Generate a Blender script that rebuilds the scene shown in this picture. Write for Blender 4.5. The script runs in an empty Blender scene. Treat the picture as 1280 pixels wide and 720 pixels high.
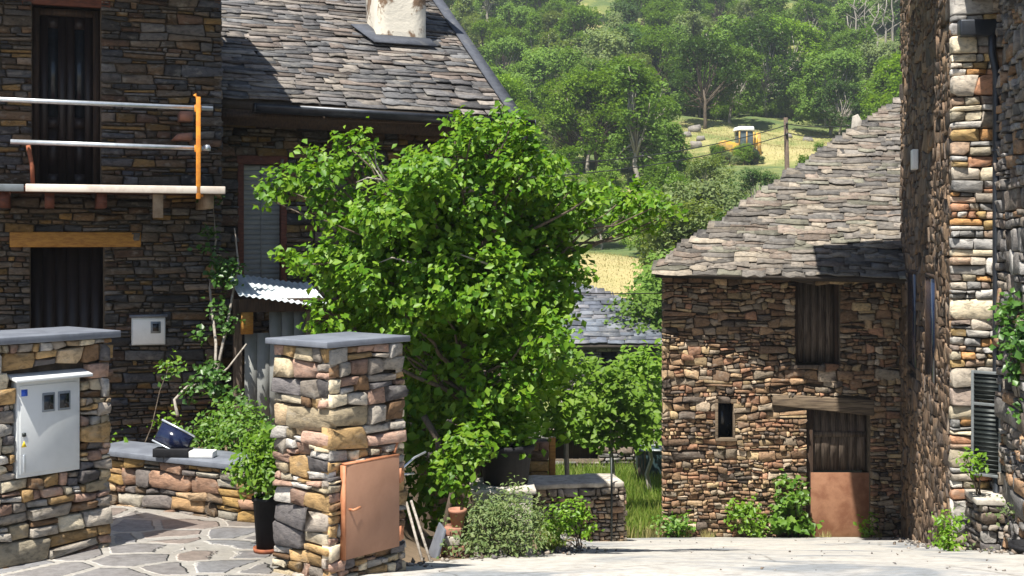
import bpy, math, random
import numpy as np
from mathutils import Vector

R = math.radians
rng = random.Random(7)
nr = np.random.default_rng(7)
sc = bpy.context.scene
col = sc.collection
HAZE = .0005
EZ = 2.2            # eye height above the patio (z = 0)
F_ = 1600.0         # focal length in pixels of the 1280 px wide photograph

def P(px, py, Y):
    """the point at distance Y seen at pixel (px, py) of the photograph"""
    return np.array([(px - 640) / F_ * Y, Y, EZ + (300 - py) / F_ * Y])

# ------------------------------------------------------------------ materials
def new_mat(name):
    m = bpy.data.materials.new(name); m.use_nodes = True
    nt = m.node_tree
    return m, nt, nt.nodes, nt.links, nt.nodes['Principled BSDF']

def ramp(n, stops, const=False):
    r = n.new('ShaderNodeValToRGB'); cr = r.color_ramp
    if const: cr.interpolation = 'CONSTANT'
    while len(cr.elements) < len(stops): cr.elements.new(.5)
    for e, (p, c) in zip(cr.elements, stops):
        e.position = p; e.color = (*c, 1)
    return r

def noise(n, l, scale, detail=4, rough=.6, vec=None, dist=0):
    t = n.new('ShaderNodeTexNoise'); t.inputs['Scale'].default_value = scale
    t.inputs['Detail'].default_value = detail; t.inputs['Roughness'].default_value = rough
    t.inputs['Distortion'].default_value = dist
    if vec: l.new(vec, t.inputs['Vector'])
    return t

def coords(n, l, scale=None):
    c = n.new('ShaderNodeTexCoord')
    if not scale: return c.outputs['Object']
    mp = n.new('ShaderNodeMapping'); mp.inputs['Scale'].default_value = scale
    l.new(c.outputs['Object'], mp.inputs['Vector'])
    return mp.outputs['Vector']

def mixc(n, l, a, b, fac, mode='MIX'):
    m = n.new('ShaderNodeMix'); m.data_type = 'RGBA'; m.blend_type = mode
    for s, v in ((m.inputs[6], a), (m.inputs[7], b)):
        if isinstance(v, tuple): s.default_value = (*v, 1)
        else: l.new(v, s)
    if isinstance(fac, float): m.inputs[0].default_value = fac
    else: l.new(fac, m.inputs[0])
    return m.outputs[2]

def add_bump(n, l, b, src, dist=.01, strength=.6):
    bp = n.new('ShaderNodeBump'); bp.inputs['Distance'].default_value = dist
    bp.inputs['Strength'].default_value = strength
    l.new(src, bp.inputs['Height']); l.new(bp.outputs[0], b.inputs['Normal'])

def mat_stone(name, pal, scale=18, bump=.012, stretch=(1, 1, 1.8), spec=.25, contrast=.75):
    """one colour from the palette per stone, mottled and veined inside the stone"""
    m, nt, n, l, b = new_mat(name)
    g = n.new('ShaderNodeNewGeometry')
    r = ramp(n, [(i / len(pal), c) for i, c in enumerate(pal)], True)
    l.new(g.outputs['Random Per Island'], r.inputs[0])
    wn = n.new('ShaderNodeTexWhiteNoise'); wn.noise_dimensions = '1D'
    l.new(g.outputs['Random Per Island'], wn.inputs['W'])
    hs = n.new('ShaderNodeHueSaturation')
    mr = n.new('ShaderNodeMapRange'); mr.inputs[3].default_value = .6; mr.inputs[4].default_value = 1.4
    l.new(wn.outputs['Value'], mr.inputs[0]); l.new(mr.outputs[0], hs.inputs['Value'])
    l.new(r.outputs[0], hs.inputs['Color'])
    v = coords(n, l, stretch)
    n1 = noise(n, l, scale, 6, .65, v, .4); n2 = noise(n, l, scale * 4.5, 4, .7, v)
    r1 = ramp(n, [(.3, (1 - contrast,) * 3), (.5, (.9, .9, .9)), (.72, (1.25, 1.22, 1.15))])
    l.new(n1.outputs[0], r1.inputs[0])
    c1 = mixc(n, l, hs.outputs[0], r1.outputs[0], .8, 'MULTIPLY')
    n3 = noise(n, l, scale * .45, 3, .6, v)
    r3 = ramp(n, [(.56, (0, 0, 0)), (.7, (1, 1, 1))]); l.new(n3.outputs[0], r3.inputs[0])
    md = n.new('ShaderNodeMath'); md.operation = 'MULTIPLY'; md.inputs[1].default_value = .35
    l.new(r3.outputs[0], md.inputs[0])
    c2 = mixc(n, l, c1, (.33, .31, .27), md.outputs[0])
    l.new(c2, b.inputs['Base Color'])
    b.inputs['Roughness'].default_value = .85; b.inputs['Specular IOR Level'].default_value = spec
    ad = n.new('ShaderNodeMath'); ad.operation = 'ADD'
    l.new(n1.outputs[0], ad.inputs[0]); l.new(n2.outputs[0], ad.inputs[1])
    add_bump(n, l, b, ad.outputs[0], bump, .8)
    return m

def mat_plain(name, c, c2=None, rough=.7, scale=8, bump=0, metal=0, stretch=None, spec=.4, lo=.4, hi=.62):
    m, nt, n, l, b = new_mat(name)
    v = coords(n, l, stretch)
    t = noise(n, l, scale, 6, .65, v, .3)
    r = ramp(n, [(lo, c), (hi, c2 or tuple(x * .65 for x in c))])
    l.new(t.outputs[0], r.inputs[0]); l.new(r.outputs[0], b.inputs['Base Color'])
    b.inputs['Roughness'].default_value = rough; b.inputs['Metallic'].default_value = metal
    b.inputs['Specular IOR Level'].default_value = spec
    if bump: add_bump(n, l, b, t.outputs[0], bump, .7)
    return m

def mat_leaf(name, cols, trans=.35, rough=.4, spec=.45):
    m, nt, n, l, b = new_mat(name)
    g = n.new('ShaderNodeNewGeometry')
    k = len(cols)
    r = ramp(n, [(i / max(1, k - 1), c) for i, c in enumerate(cols)])
    l.new(g.outputs['Random Per Island'], r.inputs[0])
    oi = n.new('ShaderNodeObjectInfo')
    hs = n.new('ShaderNodeHueSaturation'); l.new(r.outputs[0], hs.inputs['Color'])
    mr = n.new('ShaderNodeMapRange'); mr.inputs[3].default_value = .85; mr.inputs[4].default_value = 1.2
    l.new(oi.outputs['Random'], mr.inputs[0]); l.new(mr.outputs[0], hs.inputs['Value'])
    l.new(hs.outputs[0], b.inputs['Base Color'])
    b.inputs['Roughness'].default_value = rough; b.inputs['Specular IOR Level'].default_value = spec
    t = n.new('ShaderNodeBsdfTranslucent')
    tc = mixc(n, l, hs.outputs[0], (1.0, 1.0, .35), 1.0, 'MULTIPLY')
    l.new(tc, t.inputs['Color'])
    mx = n.new('ShaderNodeMixShader'); mx.inputs[0].default_value = trans
    l.new(b.outputs[0], mx.inputs[1]); l.new(t.outputs[0], mx.inputs[2])
    l.new(mx.outputs[0], n['Material Output'].inputs['Surface'])
    return m

OCH = (.40, .26, .12); CRM = (.52, .45, .33); GRY = (.30, .29, .28); PNK = (.37, .24, .18)
SLT = (.06, .065, .075); BRN = (.20, .12, .065); LGT = (.48, .45, .41); RST = (.36, .15, .06)
M = {}
M['pillar'] = mat_stone('gate pillar stone', [OCH, CRM, (.36, .32, .27), PNK, LGT, (.12, .11, .11), CRM, BRN, (.4, .3, .19), OCH, LGT, PNK, (.44, .36, .24), (.3, .26, .22)], 16)
M['house'] = mat_stone('house rubble stone', [(.11, .085, .065), (.085, .08, .078), (.135, .09, .055), (.055, .052, .052), (.165, .13, .1), (.105, .065, .045), (.075, .075, .083), (.2, .125, .05), (.13, .12, .115), (.095, .078, .062)], 20)
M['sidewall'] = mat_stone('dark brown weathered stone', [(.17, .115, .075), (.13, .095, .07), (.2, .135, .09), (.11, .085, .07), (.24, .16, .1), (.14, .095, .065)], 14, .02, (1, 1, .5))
M['barn'] = mat_stone('barn rubble stone', [(.34, .22, .13), (.27, .165, .1), (.40, .28, .17), (.18, .12, .08), (.42, .31, .18), (.31, .25, .185), (.12, .095, .078), (.36, .2, .125), (.43, .34, .25), (.29, .185, .115)], 22)
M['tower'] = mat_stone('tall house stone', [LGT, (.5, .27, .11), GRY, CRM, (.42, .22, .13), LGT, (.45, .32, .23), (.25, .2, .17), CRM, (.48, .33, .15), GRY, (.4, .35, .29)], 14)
M['edgestone'] = mat_stone('mixed edge stone', [(.22, .205, .195), (.28, .24, .2), (.16, .145, .135), (.32, .2, .12), (.26, .25, .24), (.2, .165, .14), (.12, .115, .115)], 14)
M['warmstone'] = mat_stone('warm grey rubble stone', [(.3, .25, .2), (.36, .31, .25), (.24, .19, .15), (.4, .3, .2), (.28, .25, .23), (.34, .22, .14)], 16)
M['dimstone'] = mat_stone('grey rubble stone', [(.2, .19, .18), (.26, .23, .2), (.13, .12, .12), (.3, .26, .22), (.18, .14, .11)], 16)
M['lowwall'] = mat_stone('low wall stone', [(.32, .2, .1), (.26, .18, .11), (.2, .14, .09), (.36, .25, .15), (.15, .13, .12), (.3, .18, .12), (.3, .27, .22), (.38, .24, .09)], 14)
M['mortar'] = mat_plain('earth mortar', (.12, .092, .064), (.06, .047, .035), .95, 14, .01)
M['slate_l'] = mat_stone('dark roof slate', [(.145, .132, .125), (.11, .106, .108), (.185, .163, .148), (.085, .085, .088), (.22, .195, .17), (.15, .122, .105), (.125, .125, .128)], 13, .014, (1, 1, 1), .35, .7)
M['slate_r'] = mat_stone('pale roof slate', [(.2, .175, .15), (.155, .14, .125), (.25, .215, .175), (.115, .107, .1), (.29, .25, .2), (.21, .168, .138), (.165, .15, .135), (.18, .172, .135)], 13, .016, (1, 1, 1), .3, .75)
M['slate_b'] = mat_stone('blue grey slate', [(.1, .115, .14), (.13, .14, .16), (.085, .095, .12), (.15, .15, .165)], 9, .006, (1, 1, 1), .4, .4)
M['capslate'] = mat_plain('slate coping', (.16, .175, .205), (.115, .125, .15), .55, 6, .004)
M['roofdeck'] = mat_plain('roof boarding', (.05, .04, .033), None, .9, 6, .004)
M['wood_dark'] = mat_plain('dark old wood', (.055, .032, .02), (.02, .013, .01), .8, 6, .006, 0, (9, 9, .7))
M['wood_grey'] = mat_plain('grey weathered wood', (.17, .13, .1), (.055, .038, .028), .9, 5, .008, 0, (8, 8, .6))
M['wood_lintel'] = mat_plain('weathered lintel wood', (.2, .15, .1), (.07, .05, .035), .9, 5, .01, 0, (.6, 8, 9))
M['wood_ochre'] = mat_plain('ochre wood', (.40, .2, .04), (.26, .12, .025), .7, 5, .004, 0, (.5, 6, 9))
M['wood_red'] = mat_plain('red brown wood', (.13, .04, .022), (.07, .022, .014), .7, 5, .004, 0, (.5, 6, 9))
M['joist'] = mat_plain('pale joist wood', (.3, .23, .16), (.2, .14, .09), .8, 8, .004)
M['door_black'] = mat_plain('dark stained door', (.022, .014, .012), (.012, .008, .008), .5, 6, .004, 0, (8, 8, .6))
M['pane'] = mat_plain('dark door glass', (.02, .024, .03), None, .12, 4)
M['window_sky'] = mat_plain('window glass with painted sky blue', (.015, .026, .055), (.01, .016, .04), .08, 4, spec=.8)  # blue of the reflected sky is put into the glass colour
M['galv'] = mat_plain('galvanised tube', (.62, .66, .7), (.5, .54, .58), .35, 12, 0, .7)
M['orange'] = mat_plain('orange paint', (.75, .3, .03), (.6, .2, .03), .5, 18)
M['rusty'] = mat_plain('rusty primer', (.3, .1, .045), (.2, .06, .03), .8, 14)
M['hatch'] = mat_plain('copper red primer door', (.37, .2, .125), (.27, .14, .085), .7, 2.2, .002, lo=.38, hi=.66)
M['hatchedge'] = mat_plain('orange primer edge', (.44, .19, .095), (.34, .13, .06), .6, 10)
M['rustplate'] = mat_plain('rusty steel plate', (.30, .15, .085), (.2, .085, .045), .8, 4, .003)
M['deckedge'] = mat_plain('pale formwork board', (.72, .64, .55), (.6, .5, .42), .7, 6)
M['cabinet'] = mat_plain('pale grey cabinet', (.58, .60, .60), (.44, .46, .46), .45, 2.2, 0, lo=.45, hi=.75)
M['cabinet_dk'] = mat_plain('grey window rim', (.22, .25, .28), None, .5, 6)
M['blue'] = mat_plain('blue sticker', (.02, .1, .6), None, .5, 6)
M['yellow'] = mat_plain('yellow sticker', (.8, .6, .03), None, .5, 6)
M['white'] = mat_plain('white plastic', (.78, .77, .74), (.7, .69, .66), .5, 6)
M['black'] = mat_plain('black plastic', (.010, .010, .012), (.016, .016, .018), .7, 10, spec=.2)
M['panel'] = mat_plain('solar panel glass', (.01, .015, .045), None, .15, 3, spec=.7)
M['terra'] = mat_plain('terracotta', (.36, .17, .11), (.24, .12, .085), .85, 9)
M['gutter'] = mat_plain('dark zinc gutter', (.045, .05, .06), (.03, .034, .042), .4, 8, 0, .5)
M['corrug'] = mat_plain('galvanised corrugated sheet', (.55, .6, .63), (.4, .45, .47), .5, 5, 0, 0)
M['shutter'] = mat_plain('grey roller shutter', (.24, .245, .235), (.19, .195, .19), .6, 3)
M['plaster'] = mat_plain('whitewashed chimney', (.66, .61, .51), (.2, .13, .08), .9, 2.6, .03, lo=.52, hi=.58)
M['bark'] = mat_plain('bark', (.13, .1, .07), (.06, .045, .035), .9, 8, .02, 0, (6, 6, 1))
M['bark_pale'] = mat_plain('pale grey bark', (.34, .31, .27), (.2, .17, .14), .9, 8, .01, 0, (6, 6, 1))
M['steel_dk'] = mat_plain('dark painted steel', (.03, .037, .036), (.02, .025, .024), .5, 6, 0, .3)
M['steel_shade_gr'] = mat_plain('grey painted steel and board shade', (.22, .24, .25), (.16, .175, .18), .4, 6, 0, .3)
M['paleledge'] = mat_plain('pale cement ledge', (.5, .46, .4), (.3, .27, .23), .85, 7, .01)
M['yellowpaint'] = mat_plain('yellow machine paint', (.6, .34, .04), (.28, .19, .08), .6, 2.2)
M['rubber'] = mat_plain('tyre rubber', (.015, .015, .015), None, .8, 6)
M['cabglass'] = mat_plain('cab glass', (.1, .13, .14), None, .1, 4)
M['wire'] = mat_plain('black cable', (.02, .02, .02), None, .6, 6)
M['pole'] = mat_plain('tarred pole wood', (.12, .085, .06), (.07, .05, .04), .9, 6, .004)
M['rock'] = mat_stone('field rock', [(.42, .38, .33), (.34, .31, .28), (.45, .39, .32)], 2, .05)
M['tarp'] = mat_plain('dark teal trough', (.03, .055, .06), (.02, .04, .045), .4, 3)
# foliage
M['fig'] = mat_leaf('broad bright leaves', [(.05, .135, .008), (.085, .19, .010), (.125, .24, .014), (.18, .29, .025)], .4, .45, .28)
M['ivy'] = mat_leaf('climber leaves', [(.03, .09, .012), (.055, .14, .02), (.09, .19, .03)], .3, .4)
M['box'] = mat_leaf('shrub leaves', [(.06, .15, .014), (.1, .21, .02), (.15, .25, .035)], .4, .45)
M['lime'] = mat_leaf('fresh lime leaves', [(.09, .2, .012), (.14, .27, .018), (.19, .31, .03)], .45, .45)
M['sage'] = mat_leaf('grey green sprigs', [(.075, .125, .035), (.115, .165, .05), (.16, .2, .07)], .3, .6)
M['orch'] = mat_leaf('orchard leaves', [(.13, .26, .02), (.185, .33, .03), (.24, .38, .045)], .55, .5, .3)
M['f_a'] = mat_leaf('bright hillside leaves', [(.12, .22, .022), (.165, .28, .03), (.21, .33, .04)], .45, .6, .2)
M['f_b'] = mat_leaf('mid hillside leaves', [(.095, .18, .028), (.135, .235, .038), (.175, .275, .05)], .45, .6, .2)
M['f_c'] = mat_leaf('grey green hillside leaves', [(.14, .195, .07), (.18, .24, .09), (.23, .28, .11)], .42, .65, .2)
M['f_d'] = mat_leaf('dark hillside leaves', [(.04, .085, .02), (.06, .12, .028), (.085, .15, .035)], .38, .6, .2)
M['grass'] = mat_leaf('grass blades', [(.11, .19, .025), (.16, .24, .035), (.24, .27, .07)], .45, .6, .2)
M['straw'] = mat_leaf('dry grass blades', [(.3, .26, .1), (.38, .32, .14), (.22, .24, .08)], .3, .7)

# ------------------------------------------------------------------ mesh builder
class MB:
    def __init__(s): s.V = []; s.n = 0; s.L = []; s.C = []
    def add(s, V, faces):
        V = np.asarray(V, float).reshape(-1, 3)
        for f in faces:
            s.L.append(np.asarray(f, np.int64) + s.n); s.C.append(np.array([len(f)]))
        s.V.append(V); s.n += len(V)
    def addarr(s, V, F):
        F = np.asarray(F, np.int64); s.L.append((F + s.n).ravel()); s.C.append(np.full(len(F), F.shape[1]))
        s.V.append(V); s.n += len(V)
    def mesh(s, name, mat, off=(0, 0, 0), smooth=False):
        me = bpy.data.meshes.new(name)
        V = np.concatenate(s.V) - np.asarray(off, float)
        L = np.concatenate(s.L); C = np.concatenate(s.C)
        me.vertices.add(len(V)); me.vertices.foreach_set('co', V.astype(np.float32).ravel())
        me.loops.add(len(L)); me.loops.foreach_set('vertex_index', L.astype(np.int32))
        me.polygons.add(len(C)); st = np.concatenate([[0], np.cumsum(C)[:-1]])
        me.polygons.foreach_set('loop_start', st.astype(np.int32))
        if smooth: me.polygons.foreach_set('use_smooth', np.ones(len(C), bool))
        me.update(calc_edges=True); me.validate()
        me.materials.append(mat)
        return me
    def build(s, name, mat, parent=None, smooth=False, bevel=0, label=None):
        off = np.zeros(3); p = parent
        while p is not None: off = off + np.array(p.location); p = p.parent
        o = bpy.data.objects.new(name, s.mesh(name, mat, off, smooth)); col.objects.link(o)
        if parent is not None: o.parent = parent
        if label: o['label'] = label
        if bevel:
            bm = o.modifiers.new('bevel', 'BEVEL'); bm.width = bevel; bm.segments = 2; bm.limit_method = 'ANGLE'
        return o

def thing(name, label, cat, loc, group=None):
    o = bpy.data.objects.new(name, None); col.objects.link(o)
    o.location = [float(x) for x in loc]; o.empty_display_size = .2
    return tag(o, label, cat, group)
def tag(o, label=None, cat=None, group=None, kind=None):
    for k, v in (('label', label), ('category', cat), ('group', group), ('kind', kind)):
        if v: o[k] = v
    return o

class Fr:
    """a working plane: origin O, axis U, axis V, outward normal N"""
    def __init__(s, O, U, V=(0, 0, 1), N=None):
        s.O = np.array(O, float); s.U = np.array(U, float) / np.linalg.norm(U)
        s.V = np.array(V, float) / np.linalg.norm(V)
        s.N = np.array(N, float) if N is not None else np.cross(s.U, s.V)
        s.N /= np.linalg.norm(s.N)
    def p(s, u, v, d=0.): return s.O + u * s.U + v * s.V + d * s.N
    def arr(s, A):
        A = np.asarray(A, float); return s.O + A[:, :1] * s.U + A[:, 1:2] * s.V + A[:, 2:3] * s.N
    def px(s, px, py, d=0.):
        """(u, v) of the plane point seen at a pixel"""
        o = np.array([0, 0, EZ]); r = np.array([(px - 640) / F_, 1, (300 - py) / F_])
        t = ((s.O + d * s.N - o) @ s.N) / (r @ s.N); q = o + t * r - s.O
        return float(q @ s.U), float(q @ s.V)
    def off(s, d): return Fr(s.O + d * s.N, s.U, s.V, s.N)

BOXF = [(0, 3, 2, 1), (4, 5, 6, 7), (0, 1, 5, 4), (1, 2, 6, 5), (2, 3, 7, 6), (3, 0, 4, 7)]
def box(mb, F, u0, u1, v0, v1, d0, d1):
    mb.add(F.arr([(u0, v0, d0), (u1, v0, d0), (u1, v1, d0), (u0, v1, d0), (u0, v0, d1), (u1, v0, d1), (u1, v1, d1), (u0, v1, d1)]), BOXF)
WORLD = Fr((0, 0, 0), (1, 0, 0), (0, 1, 0), (0, 0, 1))
def wbox(mb, x0, x1, y0, y1, z0, z1): box(mb, WORLD, x0, x1, y0, y1, z0, z1)
def prism(mb, pts, d0, d1, F):
    n = len(pts); A = [(u, v, d0) for u, v in pts] + [(u, v, d1) for u, v in pts]
    mb.add(F.arr(A), [tuple(range(n - 1, -1, -1)), tuple(range(n, 2 * n))] + [(i, (i + 1) % n, n + (i + 1) % n, n + i) for i in range(n)])

def tube(mb, pts, rad, n=8):
    pts = np.asarray(pts, float); k = len(pts)
    rad = np.full(k, rad) if np.isscalar(rad) else np.asarray(rad, float)
    T = np.gradient(pts, axis=0); T /= np.linalg.norm(T, axis=1)[:, None] + 1e-9
    ref = np.array([0, 0, 1.]) if abs(T[0][2]) < .9 else np.array([1., 0, 0])
    V = []; a = np.linspace(0, 2 * np.pi, n, endpoint=False)
    for i in range(k):
        x = np.cross(T[i], ref); x /= np.linalg.norm(x) + 1e-9; y = np.cross(T[i], x); ref = -np.cross(T[i], x) if False else ref
        V.append(pts[i] + rad[i] * (np.cos(a)[:, None] * x + np.sin(a)[:, None] * y))
    fs = [(i * n + j, i * n + (j + 1) % n, (i + 1) * n + (j + 1) % n, (i + 1) * n + j) for i in range(k - 1) for j in range(n)]
    fs += [tuple(range(n - 1, -1, -1)), tuple(range((k - 1) * n, k * n))]
    mb.add(np.concatenate(V), fs)
def lathe(mb, c, prof, n=20):
    V = []; a = np.linspace(0, 2 * np.pi, n, endpoint=False)
    for r, z in prof: V.append(np.stack([c[0] + r * np.cos(a), c[1] + r * np.sin(a), np.full(n, c[2] + z)], 1))
    k = len(prof)
    fs = [(i * n + j, i * n + (j + 1) % n, (i + 1) * n + (j + 1) % n, (i + 1) * n + j) for i in range(k - 1) for j in range(n)]
    fs += [tuple(range(n - 1, -1, -1)), tuple(range((k - 1) * n, k * n))]
    mb.add(np.concatenate(V), fs)

# ------------------------------------------------------------------ masonry
OCT = [(i * 8 + j, i * 8 + (j + 1) % 8, (i + 1) * 8 + (j + 1) % 8, (i + 1) * 8 + j) for i in range(2) for j in range(8)] + [(16 + j, 16 + (j + 1) % 8, 24) for j in range(8)]
def stone(mb, F, q, gap, prot, bulge):
    q = np.array(q); c = q.mean(0)
    w = np.linalg.norm(q[1] - q[0]); h = np.linalg.norm(q[3] - q[0])
    m = min(w, h)
    g = min(gap, .25 * m)
    q = c + (q - c) * np.array([max(.3, 1 - 2 * g / max(w, .01)), max(.3, 1 - 2 * g / max(h, .01))])
    pts = []
    for i in range(4):
        a, b, d = q[i], q[i - 1], q[(i + 1) % 4]
        k1 = rng.choice((.03, .06, .12, .3)) * rng.uniform(.6, 1.2) * m; k2 = rng.choice((.03, .06, .12, .3)) * rng.uniform(.6, 1.2) * m
        k1 = min(k1, .45 * np.linalg.norm(b - a)); k2 = min(k2, .45 * np.linalg.norm(d - a))
        pts.append(a + (b - a) / (np.linalg.norm(b - a) + 1e-6) * k1 + nr.normal(0, .04 * m, 2))
        pts.append(a + (d - a) / (np.linalg.norm(d - a) + 1e-6) * k2 + nr.normal(0, .03 * m, 2))
    pts = np.array(pts)
    p = rng.uniform(0, prot); bu = rng.uniform(.2, .9) * bulge
    ta, tb = nr.normal(0, .16, 2)
    cc = pts.mean(0); ins = rng.uniform(.86, .96)
    ip = cc + (pts - cc) * ins + nr.normal(0, .015 * m, (8, 2))
    dv = lambda x: np.clip((x - cc) @ np.array([ta, tb]), -.02, .02)
    r0 = np.column_stack([pts, np.full(8, -.06)])
    r1 = np.column_stack([pts, p + dv(pts) + nr.normal(0, .08 * bulge, 8)])
    r2 = np.column_stack([ip, p + bu + dv(ip) + nr.normal(0, .22 * bulge, 8)])
    ce = np.array([[*cc, p + bu * rng.uniform(.7, 1.3)]])
    mb.add(F.arr(np.concatenate([r0, r1, r2, ce])), OCT)

def rubble(mb, F, u0, u1, v0, v1, holes=(), h=(.05, .13), asp=(1., 3.), gap=.007, prot=.03, bulge=.016, keep=None, split=.2, wave=.018, chaos=0):
    rows = [v0]
    while rows[-1] < v1 - h[0] * .7:
        x = rows[-1] + h[0] + (h[1] - h[0]) * rng.random() ** 1.7
        rows.append(v1 if v1 - x < h[0] * .7 else x)
    ph = [[rng.uniform(0, 6.28) for _ in range(3)] for _ in rows]
    def bd(i, u):
        e = 0 if i in (0, len(rows) - 1) else 1
        a, b, c = ph[i]
        lo = rows[i] - rows[max(0, i - 1)]; hi = rows[min(i + 1, len(rows) - 1)] - rows[i]
        am = min(wave, .38 * min(lo or hi, hi or lo))
        return rows[i] + e * am * (.6 * math.sin(u * 4.1 + a) + .4 * math.sin(u * 9.7 + b) + chaos * math.sin(u * 23 + c))
    for i in range(len(rows) - 1):
        hh = rows[i + 1] - rows[i]; vm = rows[i] + hh / 2
        segs = [(u0, u1)]
        for (a, b, c, d) in holes:
            if c < vm < d:
                ns = []
                for s, e in segs:
                    if b <= s or a >= e: ns.append((s, e)); continue
                    if a - s > .03: ns.append((s, a))
                    if e - b > .03: ns.append((b, e))
                segs = ns
        for s, e in segs:
            u = s; sl = 0
            while u < e - .015:
                w = hh * rng.uniform(*asp)
                if rng.random() < .12: w *= 1.7
                w = max(.03, w + (rng.uniform(-.3, .3) * hh))
                end = e - (u + w) < .6 * hh
                if end: w = e - u
                s2 = 0 if end else rng.uniform(-.25, .25) * hh
                if keep is None or keep(u + w / 2, vm):
                    b0, b1, t0, t1 = bd(i, u), bd(i, u + w), bd(i + 1, u), bd(i + 1, u + w)
                    q = [(u - sl / 2, b0), (u + w - s2 / 2, b1), (u + w + s2 / 2, t1), (u + sl / 2, t0)]
                    if rng.random() < split and hh > h[0] * 1.35:
                        k = rng.uniform(.35, .65)
                        ml = (q[0][0] * (1 - k) + q[3][0] * k, b0 * (1 - k) + t0 * k); mr = (q[1][0] * (1 - k) + q[2][0] * k, b1 * (1 - k) + t1 * k)
                        stone(mb, F, [q[0], q[1], mr, ml], gap, prot, bulge)
                        if w > hh * 1.5 and rng.random() < .6:
                            x = rng.uniform(.35, .65)
                            a2 = (ml[0] * (1 - x) + mr[0] * x, ml[1] * (1 - x) + mr[1] * x); b2 = (q[3][0] * (1 - x) + q[2][0] * x, t0 * (1 - x) + t1 * x)
                            stone(mb, F, [ml, a2, b2, q[3]], gap, prot, bulge); stone(mb, F, [a2, mr, q[2], b2], gap, prot, bulge)
                        else: stone(mb, F, [ml, mr, q[2], q[3]], gap, prot, bulge)
                    else: stone(mb, F, q, gap, prot, bulge)
                u += w; sl = s2

def core(mb, F, u0, u1, v0, v1, holes=(), th=.4, front=-.03):
    """solid wall behind the facing stones, with real openings"""
    us = sorted({u0, u1, *[x for h in holes for x in h[:2] if u0 < x < u1]}); vs = sorted({v0, v1, *[x for h in holes for x in h[2:] if v0 < x < v1]})
    nu, nv = len(us) - 1, len(vs) - 1
    solid = lambda i, j: 0 <= i < nu and 0 <= j < nv and not any(a < (us[i] + us[i + 1]) / 2 < b and c < (vs[j] + vs[j + 1]) / 2 < d for a, b, c, d in holes)
    for i in range(nu):
        for j in range(nv):
            if not solid(i, j): continue
            a, b, c, d = us[i], us[i + 1], vs[j], vs[j + 1]; x, y = front - th, front
            A = F.arr([(a, c, x), (b, c, x), (b, d, x), (a, d, x), (a, c, y), (b, c, y), (b, d, y), (a, d, y)])
            fs = [BOXF[0], BOXF[1]]
            if not solid(i, j - 1): fs.append(BOXF[2])
            if not solid(i + 1, j): fs.append(BOXF[3])
            if not solid(i, j + 1): fs.append(BOXF[4])
            if not solid(i - 1, j): fs.append(BOXF[5])
            mb.add(A, fs)

def slates(mb, F, ul, W, e=.16, wd=(.18, .5), th=(.012, .03), jit=.03, over=.0, ln=2.3, ragged=.03):
    """rows of irregular overlapping stone slates laid up the plane F (V is upslope); ul(w) gives the row's span"""
    w = -over; k = 0
    while w < W:
        a, b = ul(max(0, w)); u = a - rng.uniform(0, .08)
        while u < b:
            x = rng.uniform(*wd)
            if u + x > b: x = max(.08, b - u + rng.uniform(-.02, .05))
            t = rng.uniform(*th); L = e * rng.uniform(ln * .85, ln * 1.15)
            f0 = w + rng.uniform(-jit, jit); m = rng.randint(2, 4)
            fr = [(u + x * i / m + (rng.uniform(-.02, .02) if 0 < i < m else 0), f0 + rng.uniform(-ragged, ragged) + (ragged * .5 if i in (0, m) and rng.random() < .4 else 0)) for i in range(m + 1)]
            pts = fr + [(u + x - rng.uniform(0, .03), f0 + L), (u + rng.uniform(0, .03), f0 + L)]
            tl = rng.uniform(-.012, .012); lift = rng.uniform(.014, .026) + t
            hgt = lambda q: lift * (1 - (q[1] - f0) / L) + .004 + tl * ((q[0] - u) / x - .5)
            n = len(pts)
            A = [(q[0], q[1], hgt(q)) for q in pts] + [(q[0] + rng.uniform(-.004, .004), q[1] + rng.uniform(0, .01), hgt(q) + t) for q in pts]
            mb.add(F.arr(A), [tuple(range(n - 1, -1, -1)), tuple(range(n, 2 * n))] + [(i, (i + 1) % n, n + (i + 1) % n, n + i) for i in range(n)])
            u += x + rng.uniform(-.01, .012)
        w += e * rng.uniform(.85, 1.15); k += 1

# ------------------------------------------------------------------ foliage
def leaves(mb, C, Nn, size, asp=.6, fold=.25, droop=None):
    """one folded four-point leaf per centre C with normal Nn"""
    n = len(C); Nn = Nn / (np.linalg.norm(Nn, axis=1)[:, None] + 1e-9)
    r = nr.normal(size=(n, 3))
    if droop is not None: r = r + droop
    A = r - (r * Nn).sum(1)[:, None] * Nn; A /= np.linalg.norm(A, axis=1)[:, None] + 1e-9
    B = np.cross(Nn, A); s = (size * (.5 + .95 * nr.random(n) ** .8))[:, None]
    V = np.stack([C - A * s * .5, C + B * s * asp * .5 + Nn * s * fold * .5 - A * s * .08, C + A * s * .5 - Nn * s * fold * .3, C - B * s * asp * .5 + Nn * s * fold * .5 - A * s * .08], 1).reshape(-1, 3)
    i = np.arange(n)[:, None] * 4
    mb.addarr(V, np.concatenate([i + [0, 1, 2], i + [0, 2, 3]]))
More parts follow.
